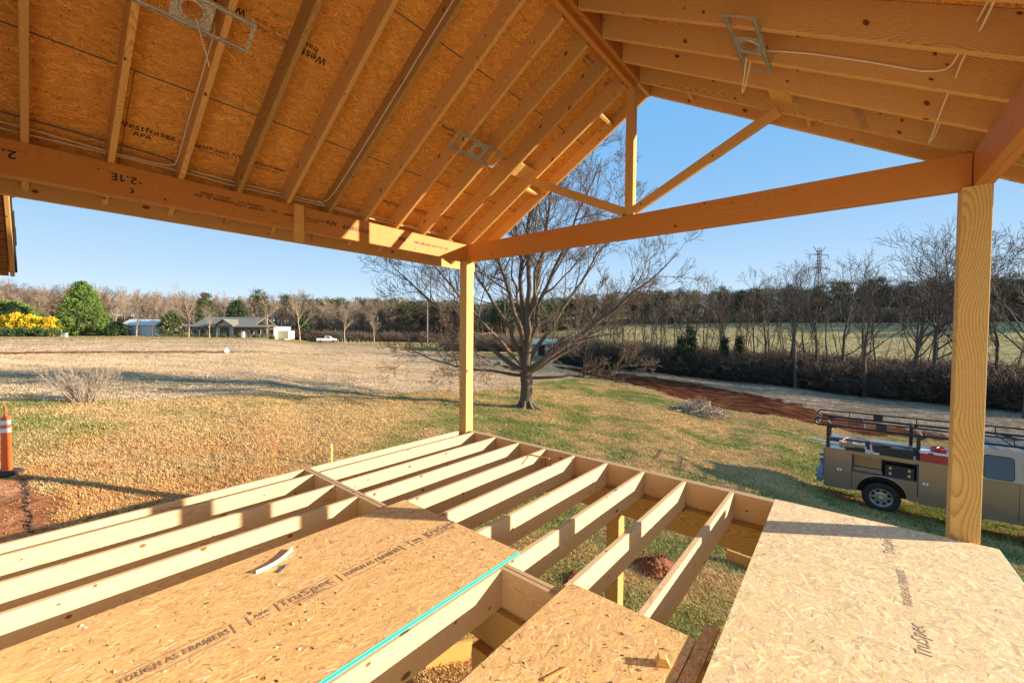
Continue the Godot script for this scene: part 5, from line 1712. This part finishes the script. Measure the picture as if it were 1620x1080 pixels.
func build_far() -> void:
	# outbuilding with a pale metal roof
	var a := thing("outbuilding", "low cream outbuilding with pale metal roof and three garage doors far left", "building")
	a.transform = facing(228, 121)
	box_part(a, "wall", Vector3(0, 1.2, -3), Vector3(13.2, 3.6, 6), M.cream_wall)
	var ar := part(a, "roof", gable_roof(13.2, 6, 3.0, 1.7, 0.4, true), M.metal_roof)
	ar.position.z = -3
	plain("door_grey", Color(0.60, 0.60, 0.60), 0.6)
	for k in 3:
		var dr := box_part(a, "garage_door", Vector3(-3.6 + k * 4.2, 1.15, 0.03), Vector3(3.0, 2.3, 0.06), M.door_grey)
		box_part(dr, "door_frame", Vector3(-3.6 + k * 4.2, 2.36, 0.05), Vector3(3.2, 0.12, 0.08), M.white_paint)
	# house with a front gable and a long porch
	var b := thing("porch_house", "low pale house with grey roofs, arched centre gable and dark porch posts across the field", "house")
	b.transform = facing(362, 105)
	box_part(b, "wall", Vector3(0, 1.0, -5), Vector3(22, 3.6, 8), M.stone_wall)
	var br := part(b, "roof", gable_roof(15, 9, 2.8, 2.3, 0.5, true), M.grey_shingle)
	br.position = Vector3(-1.5, 0, -5)
	var bl := part(b, "roof", gable_roof(22, 3.4, 2.5, 0.5, 0.2, true), M.grey_shingle)
	bl.position = Vector3(0, 0, 0.2)
	part(b, "gable", gable_wall(4.4, 2.8, 1.5, 1.6), M.stone_wall)
	var bg := part(b, "gable_roof", gable_roof(4.4, 5.0, 2.8, 1.6, 0.3, false), M.grey_shingle)
	bg.position = Vector3(0, 0, -0.4)
	var archp := PackedVector2Array([Vector2(-1.2, 0), Vector2(1.2, 0), Vector2(1.2, 2.0)])
	for k in 7:
		archp.push_back(Vector2(1.2 * cos(PI * k / 6), 2.0 + 0.9 * sin(PI * k / 6)))
	var ent := part(b, "entrance_arch", slab_of(archp, 1.61, 1.66), M.window_dark)
	box_part(ent, "door", Vector3(0, 1.0, 1.69), Vector3(0.9, 2.0, 0.04), M.bark)
	for k in 9:
		var x: float = [-10.4, -8.4, -6.4, -4.4, 4.4, 6.2, 8.0, 9.6, 10.6][k]
		box_part(b, "porch_post", Vector3(x, 1.2, 1.75), Vector3(0.35, 2.5, 0.35), M.bark)
		if k < 8:
			var wn := box_part(b, "window", Vector3(x + 0.9, 1.4, -0.97), Vector3(1.0, 1.4, 0.06), M.white_paint)
			box_part(wn, "pane", Vector3(x + 0.9, 1.4, -0.93), Vector3(0.85, 1.2, 0.04), M.window_dark)
	var wing := box_part(b, "wing_wall", Vector3(12.4, 0.6, -4), Vector3(3, 2.2, 3), M.cream_wall)
	wing.name = "wing_wall"
	# a few bushes by the house front
	for k in 6:
		var t := thing("foundation_shrub", ["leftmost", "second", "third", "fourth", "fifth", "rightmost"][k] + " low bush along the front of the porch house", "shrub", Vector3.ZERO, 0.0, "bushes along the porch house")
		t.transform = facing(300 + k * 26, 102)
		part(t, "leaves", foliage(600 + k, lumpy(600 + k, 40, 0.9, 0.8, "dome"), 14, 0.14, 0.12, 0.6), M.hedge_leaf)
	# white pickup
	var p := thing("white_pickup", "white pickup parked beside the far field by the fence", "pickup")
	p.transform = facing(517, 122) * Transform3D(Basis(Vector3.UP, 0.35), Vector3.ZERO)
	var prof := PackedVector2Array([Vector2(-2.75, 0.5), Vector2(-2.75, 1.15), Vector2(-0.55, 1.17), Vector2(-0.45, 1.8), Vector2(0.85, 1.82), Vector2(1.45, 1.2), Vector2(2.6, 1.08), Vector2(2.75, 0.5)])
	part(p, "body", slab_of(prof, 0.95, -0.95), M.white_paint)
	part(p, "side_window", slab_of(PackedVector2Array([Vector2(-0.35, 1.22), Vector2(-0.32, 1.7), Vector2(0.75, 1.72), Vector2(1.2, 1.22)]), 0.955, 0.97), M.window_dark)
	for q in [[-1.75, 0.86], [1.75, 0.86], [-1.75, -0.86], [1.75, -0.86]]:
		var w := Shape.new()
		w.disc(Vector3(q[0], 0.37, q[1]), Vector3(0, 0, signf(q[1])), [Vector2(0.001, 0.12), Vector2(0.2, 0.12), Vector2(0.37, 0.1), Vector2(0.37, -0.1)], 18)
		part(p, "wheel", w.mesh(), M.tyre)
	var dk := thing("dark_car", "dark car parked left of the white pickup", "car")
	dk.transform = facing(497, 126) * Transform3D(Basis(Vector3.UP, 0.3), Vector3.ZERO)
	part(dk, "body", slab_of(PackedVector2Array([Vector2(-2.2, 0.3), Vector2(-2.2, 0.9), Vector2(-1.3, 1.0), Vector2(-0.8, 1.45), Vector2(0.6, 1.45), Vector2(1.2, 0.95), Vector2(2.2, 0.8), Vector2(2.2, 0.3)]), 0.9, -0.9), M.tool_black)
	for q in [-1.4, 1.4]:
		var w := Shape.new()
		w.disc(Vector3(q, 0.32, 0.86), Vector3(0, 0, 1), [Vector2(0.001, 0.1), Vector2(0.32, 0.09), Vector2(0.32, -0.1)], 16)
		part(dk, "wheel", w.mesh(), M.tyre)
	# wire fence running right from the pickup
	var fa := facing(535, 114).origin
	var fb := facing(700, 90).origin
	var f := thing("wire_fence", "wire fence on pale posts along the far edge of the field", "fence", fa)
	var n := 22
	for k in n:
		var q := fa.lerp(fb, float(k) / (n - 1))
		q = on_ground(q.x, q.z)
		var s := Shape.new()
		s.box(Vector3(0, 0.55, 0), Vector3(0.12, 1.3, 0.12))
		part(f, "fence_post", s.mesh(), M.pole_wood, Transform3D(Basis.IDENTITY, q - fa))
	for y in [0.5, 0.8, 1.1]:
		var pts := []
		var rr := []
		for k in n:
			var q := fa.lerp(fb, float(k) / (n - 1))
			pts.push_back(on_ground(q.x, q.z) + Vector3(0, y, 0) - fa)
			rr.push_back(0.012)
		var s := Shape.new()
		s.tube(pts, rr, 4)
		part(f, "fence_wire", s.mesh(), M.galvanised)
	# pole at the field edge
	var pl := thing("utility_pole", "slim pale utility pole at the field edge left of the corner post", "pole")
	pl.transform = facing(676, 91)
	var ps := Shape.new()
	ps.tube([Vector3(0, -0.5, 0), Vector3(0, 10.6, 0)], [0.14, 0.10], 10)
	part(pl, "shaft", ps.mesh(), M.pole_wood)
	var arm := Shape.new()
	arm.tube([Vector3(0, 9.6, 0), Vector3(-0.8, 10.2, 0), Vector3(-2.0, 10.3, 0)], [0.04, 0.04, 0.03], 6)
	arm.box(Vector3(-2.2, 10.26, 0), Vector3(0.6, 0.12, 0.25))
	part(pl, "lamp_arm", arm.mesh(), M.galvanised)
	# shed with a green roof behind the big tree
	var sd := thing("green_roof_shed", "small shed with dull green roof half hidden behind the big bare tree", "shed")
	sd.transform = facing(862, 74)
	box_part(sd, "wall", Vector3(0, 0.9, -1.5), Vector3(5.2, 2.4, 3.0), M.stone_wall)
	var sr := part(sd, "roof", gable_roof(5.2, 3, 2.1, 0.9, 0.3, true), M.green_roof)
	sr.position.z = -1.5
	box_part(sd, "door", Vector3(-0.6, 1.0, 0.03), Vector3(1.2, 1.9, 0.05), M.window_dark)
	# small boxes on the far lawn
	var i := 0
	for q in [[95, 114, 1.5, "taller pale utility box on the lawn before the conifer"], [103, 104, 1.0, "shorter white utility box just right of the taller one"], [384, 101, 1.4, "grey stone pillar before the right end of the porch house"]]:
		var t := thing("utility_box", q[3], "utility box")
		t.transform = facing(q[0], q[1])
		box_part(t, "cabinet", Vector3(0, q[2] / 2, 0), Vector3(0.6, q[2], 0.5), M.white_paint)
		box_part(t, "lid", Vector3(0, q[2] + 0.03, 0), Vector3(0.68, 0.06, 0.58), M.metal_roof)
		i += 1
	# the rock on the far clay track
	var rs := Shape.new()
	clod(rs, Vector3(0, 0.15, 0), 0.35)
	tag(part(self, "pale_stone", rs.mesh(), M.white_band, facing(357, 40)), "pale stone lying on the far clay track", "stone")
	# transmission tower
	var tw := thing("transmission_tower", "steel lattice power tower rising above the trees on the right", "tower")
	tw.transform = facing(1293, 215) * Transform3D(Basis(Vector3.UP, 0.15), Vector3.ZERO)
	var leg := Shape.new()
	var hh := 37.0
	var half := func(y: float) -> float: return lerpf(3.2, 0.55, minf(1.0, y / 25.0))
	for sx in [-1.0, 1.0]:
		for sz in [-1.0, 1.0]:
			var pts := []
			var rr := []
			for k in 7:
				var y := hh * k / 6.0
				var w: float = half.call(y)
				pts.push_back(Vector3(sx * w, y, sz * w))
				rr.push_back(0.2)
			leg.tube(pts, rr, 4)
	part(tw, "leg_frame", leg.mesh(), M.steel_lattice)
	var br2 := Shape.new()
	var y := 0.0
	while y < hh - 1.0:
		var st: float = half.call(y) * 1.6 + 0.7
		var y2 := minf(hh, y + st)
		var w0: float = half.call(y)
		var w1: float = half.call(y2)
		for sz in [-1.0, 1.0]:
			br2.tube([Vector3(-w0, y, sz * w0), Vector3(w1, y2, sz * w1)], [0.11, 0.11], 3)
			br2.tube([Vector3(w0, y, sz * w0), Vector3(-w1, y2, sz * w1)], [0.11, 0.11], 3)
			br2.tube([Vector3(sz * w0, y, -w0), Vector3(sz * w1, y2, w1)], [0.11, 0.11], 3)
			br2.tube([Vector3(sz * w0, y, w0), Vector3(sz * w1, y2, -w1)], [0.11, 0.11], 3)
		y = y2
	part(tw, "bracing", br2.mesh(), M.steel_lattice)
	for q in [[33.6, 5.4], [26.6, 6.2]]:
		var ar2 := Shape.new()
		for sg in [-1.0, 1.0]:
			ar2.tube([Vector3(0, q[0], 0), Vector3(sg * q[1], q[0], 0)], [0.32, 0.2], 4)
			ar2.tube([Vector3(0, q[0] - 1.5, 0), Vector3(sg * q[1], q[0], 0)], [0.07, 0.07], 4)
			ar2.tube([Vector3(sg * q[1], q[0], 0), Vector3(sg * q[1], q[0] - 2.4, 0)], [0.22, 0.22], 4)
		part(tw, "cross_arm", ar2.mesh(), M.steel_lattice)
	var horn := Shape.new()
	for sg in [-1.0, 1.0]:
		horn.tube([Vector3(0, 33.0, 0), Vector3(sg * 3.6, 37.6, 0)], [0.26, 0.2], 4)
	part(tw, "shield_horn", horn.mesh(), M.steel_lattice)
	for q in [[5.4, 31.2], [-5.4, 31.2], [3.6, 37.6]]:
		var wpts := []
		var wr := []
		for k in 13:
			var t := k / 12.0
			wpts.push_back(Vector3(q[0], q[1], 0).lerp(Vector3(150.0 + q[0], q[1] + 2.0, -30.0), t) - Vector3(0, 10.0 * t * (1.0 - t), 0))
			wr.push_back(0.05)
		var wire := Shape.new()
		wire.tube(wpts, wr, 3)
		part(tw, "power_line", wire.mesh(), M.steel_lattice)

# the house that the porch is being added to: its gable wall stands behind the camera, one roof corner shows at the left edge
func build_house() -> void:
	var h := thing("house", "house roof corner with dark shingle edge and boarded eave at the upper left", "house", Vector3(0, 0, 4.75))
	var g := ground_y(2.4, 5.0) - 0.5
	var wall := slab_of(PackedVector2Array([Vector2(-3.5, g), Vector2(8.4, g), Vector2(8.4, 2.35), Vector2(2.458, 5.75), Vector2(-3.5, 2.35)]), 0.0, 0.15)
	part(h, "gable_wall", wall, speckled("house_wrap", Color(0.74, 0.73, 0.70), 64, 0.05, 0.9, 1.5, 0.85))
	# roof: the rake leaves its lowest corner and climbs to the ridge
	var tip := Vector3(-4.0, 2.12, 4.085 - 4.75)
	var up := Vector3(2.458, 2.12 + SLOPE * 6.458, 4.20 - 4.75)
	var d := (up - tip).normalized()
	var n := Vector3(-d.y, d.x, 0).normalized()
	board(h, "rake_board", tip, up, 0.14, PLY, "rafter_pine", n, 0, 0, 0.95, 1.0)
	# soffit boards seen from below
	var L := 0.0
	while L < 6.8:
		var a := tip + d * (0.03 + L) + n * -0.035 + Vector3(0, 0, 0.03)
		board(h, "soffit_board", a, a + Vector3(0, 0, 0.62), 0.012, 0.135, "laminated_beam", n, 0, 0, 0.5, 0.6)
		L += 0.148
	var deck := board_mesh(7.5, 0.012, 1.5, Color(1, 1, 1))
	part(h, "roof_sheet", deck, M.roof_strand_board, frame_between(tip - d * 0.08 + n * 0.078 + Vector3(0, 0, 0.74), up + n * 0.078 + Vector3(0, 0, 0.74), n))
	for k in 26:
		var a := tip + d * (-0.14 + k * 0.285) + n * (0.092 + 0.004 * (k % 2)) + Vector3(0, 0, -0.045 + rng.randf_range(-0.012, 0.012))
		var m := board_mesh(0.33, 0.014, 1.5, Color(1, 1, 1) * rng.randf_range(0.7, 1.0))
		part(h, "shingle_course", m, M.shingle, frame_between(a + Vector3(0, 0, 0.75), a + d * 0.33 + n * 0.010 + Vector3(0, 0, 0.75), n))
	# the other slope, out of the picture
	var tip2 := Vector3(4.916 + 4.0, tip.y, tip.z)
	part(h, "roof_sheet", board_mesh(7.5, 0.03, 1.5, Color(1, 1, 1)), M.shingle, frame_between(tip2 + Vector3(0, 0.1, 0.74), Vector3(2.47, up.y + 0.1, up.z + 0.74), Vector3.UP))

func _ready() -> void:
	rng.seed = 20240117
	fwd2 = Vector2(-sin(YAW), -cos(YAW))
	right2 = Vector2(cos(YAW), -sin(YAW))
	# camera
	var cam := Camera3D.new()
	cam.name = "camera"
	var f := Vector3(fwd2.x * cos(PITCH), -sin(PITCH), fwd2.y * cos(PITCH))
	var r := Vector3(right2.x, 0, right2.y)
	var u := r.cross(f)
	cam.transform = Transform3D(Basis(r * cos(ROLL) + u * sin(ROLL), u * cos(ROLL) - r * sin(ROLL), -f), CAM)
	cam.fov = rad_to_deg(2.0 * atan(540.0 / 644.5))
	cam.near = 0.05
	cam.far = 3000.0
	add_child(cam)
	cam.current = true
	# sky, exposure, sun
	var env := Environment.new()
	var sky := Sky.new()
	var sm := ProceduralSkyMaterial.new()
	sm.sky_top_color = Color(0.285, 0.46, 0.61)
	sm.sky_horizon_color = Color(0.60, 0.645, 0.665)
	sm.sky_curve = 0.12
	sm.sky_energy_multiplier = 1.0
	sm.ground_bottom_color = Color(0.35, 0.27, 0.18)
	sm.ground_horizon_color = Color(0.55, 0.50, 0.42)
	sm.sun_angle_max = 40.0
	sm.sun_curve = 0.12
	sky.sky_material = sm
	env.background_mode = Environment.BG_SKY
	env.sky = sky
	env.tonemap_mode = Environment.TONE_MAPPER_LINEAR
	env.tonemap_exposure = 2.75
	env.sdfgi_enabled = true
	env.ssao_enabled = true
	env.ssil_enabled = true
	var we := WorldEnvironment.new()
	we.name = "world"
	we.environment = env
	add_child(we)
	var sun := DirectionalLight3D.new()
	sun.name = "sun"
	sun.light_energy = 1.5
	sun.light_color = Color(1.0, 0.94, 0.85)
	sun.light_angular_distance = 0.5
	sun.shadow_enabled = true
	add_child(sun)
	sun.basis = Basis.looking_at(SUN_TRAVEL.normalized(), Vector3.UP)
	# noise used for the ground
	for q in [[bump_a, 1, 0.16], [bump_b, 2, 0.9], [patch, 3, 0.07], [patch_b, 4, 0.33]]:
		q[0].seed = q[1]
		q[0].frequency = q[2]
		q[0].fractal_octaves = 3
	make_materials()
	build_ground()
	build_porch()
	build_house()
	build_main_tree()
	build_trees()
	build_far()
	build_truck()
	build_yard()
	build_deck_things()
	build_wiring()
	build_grass()
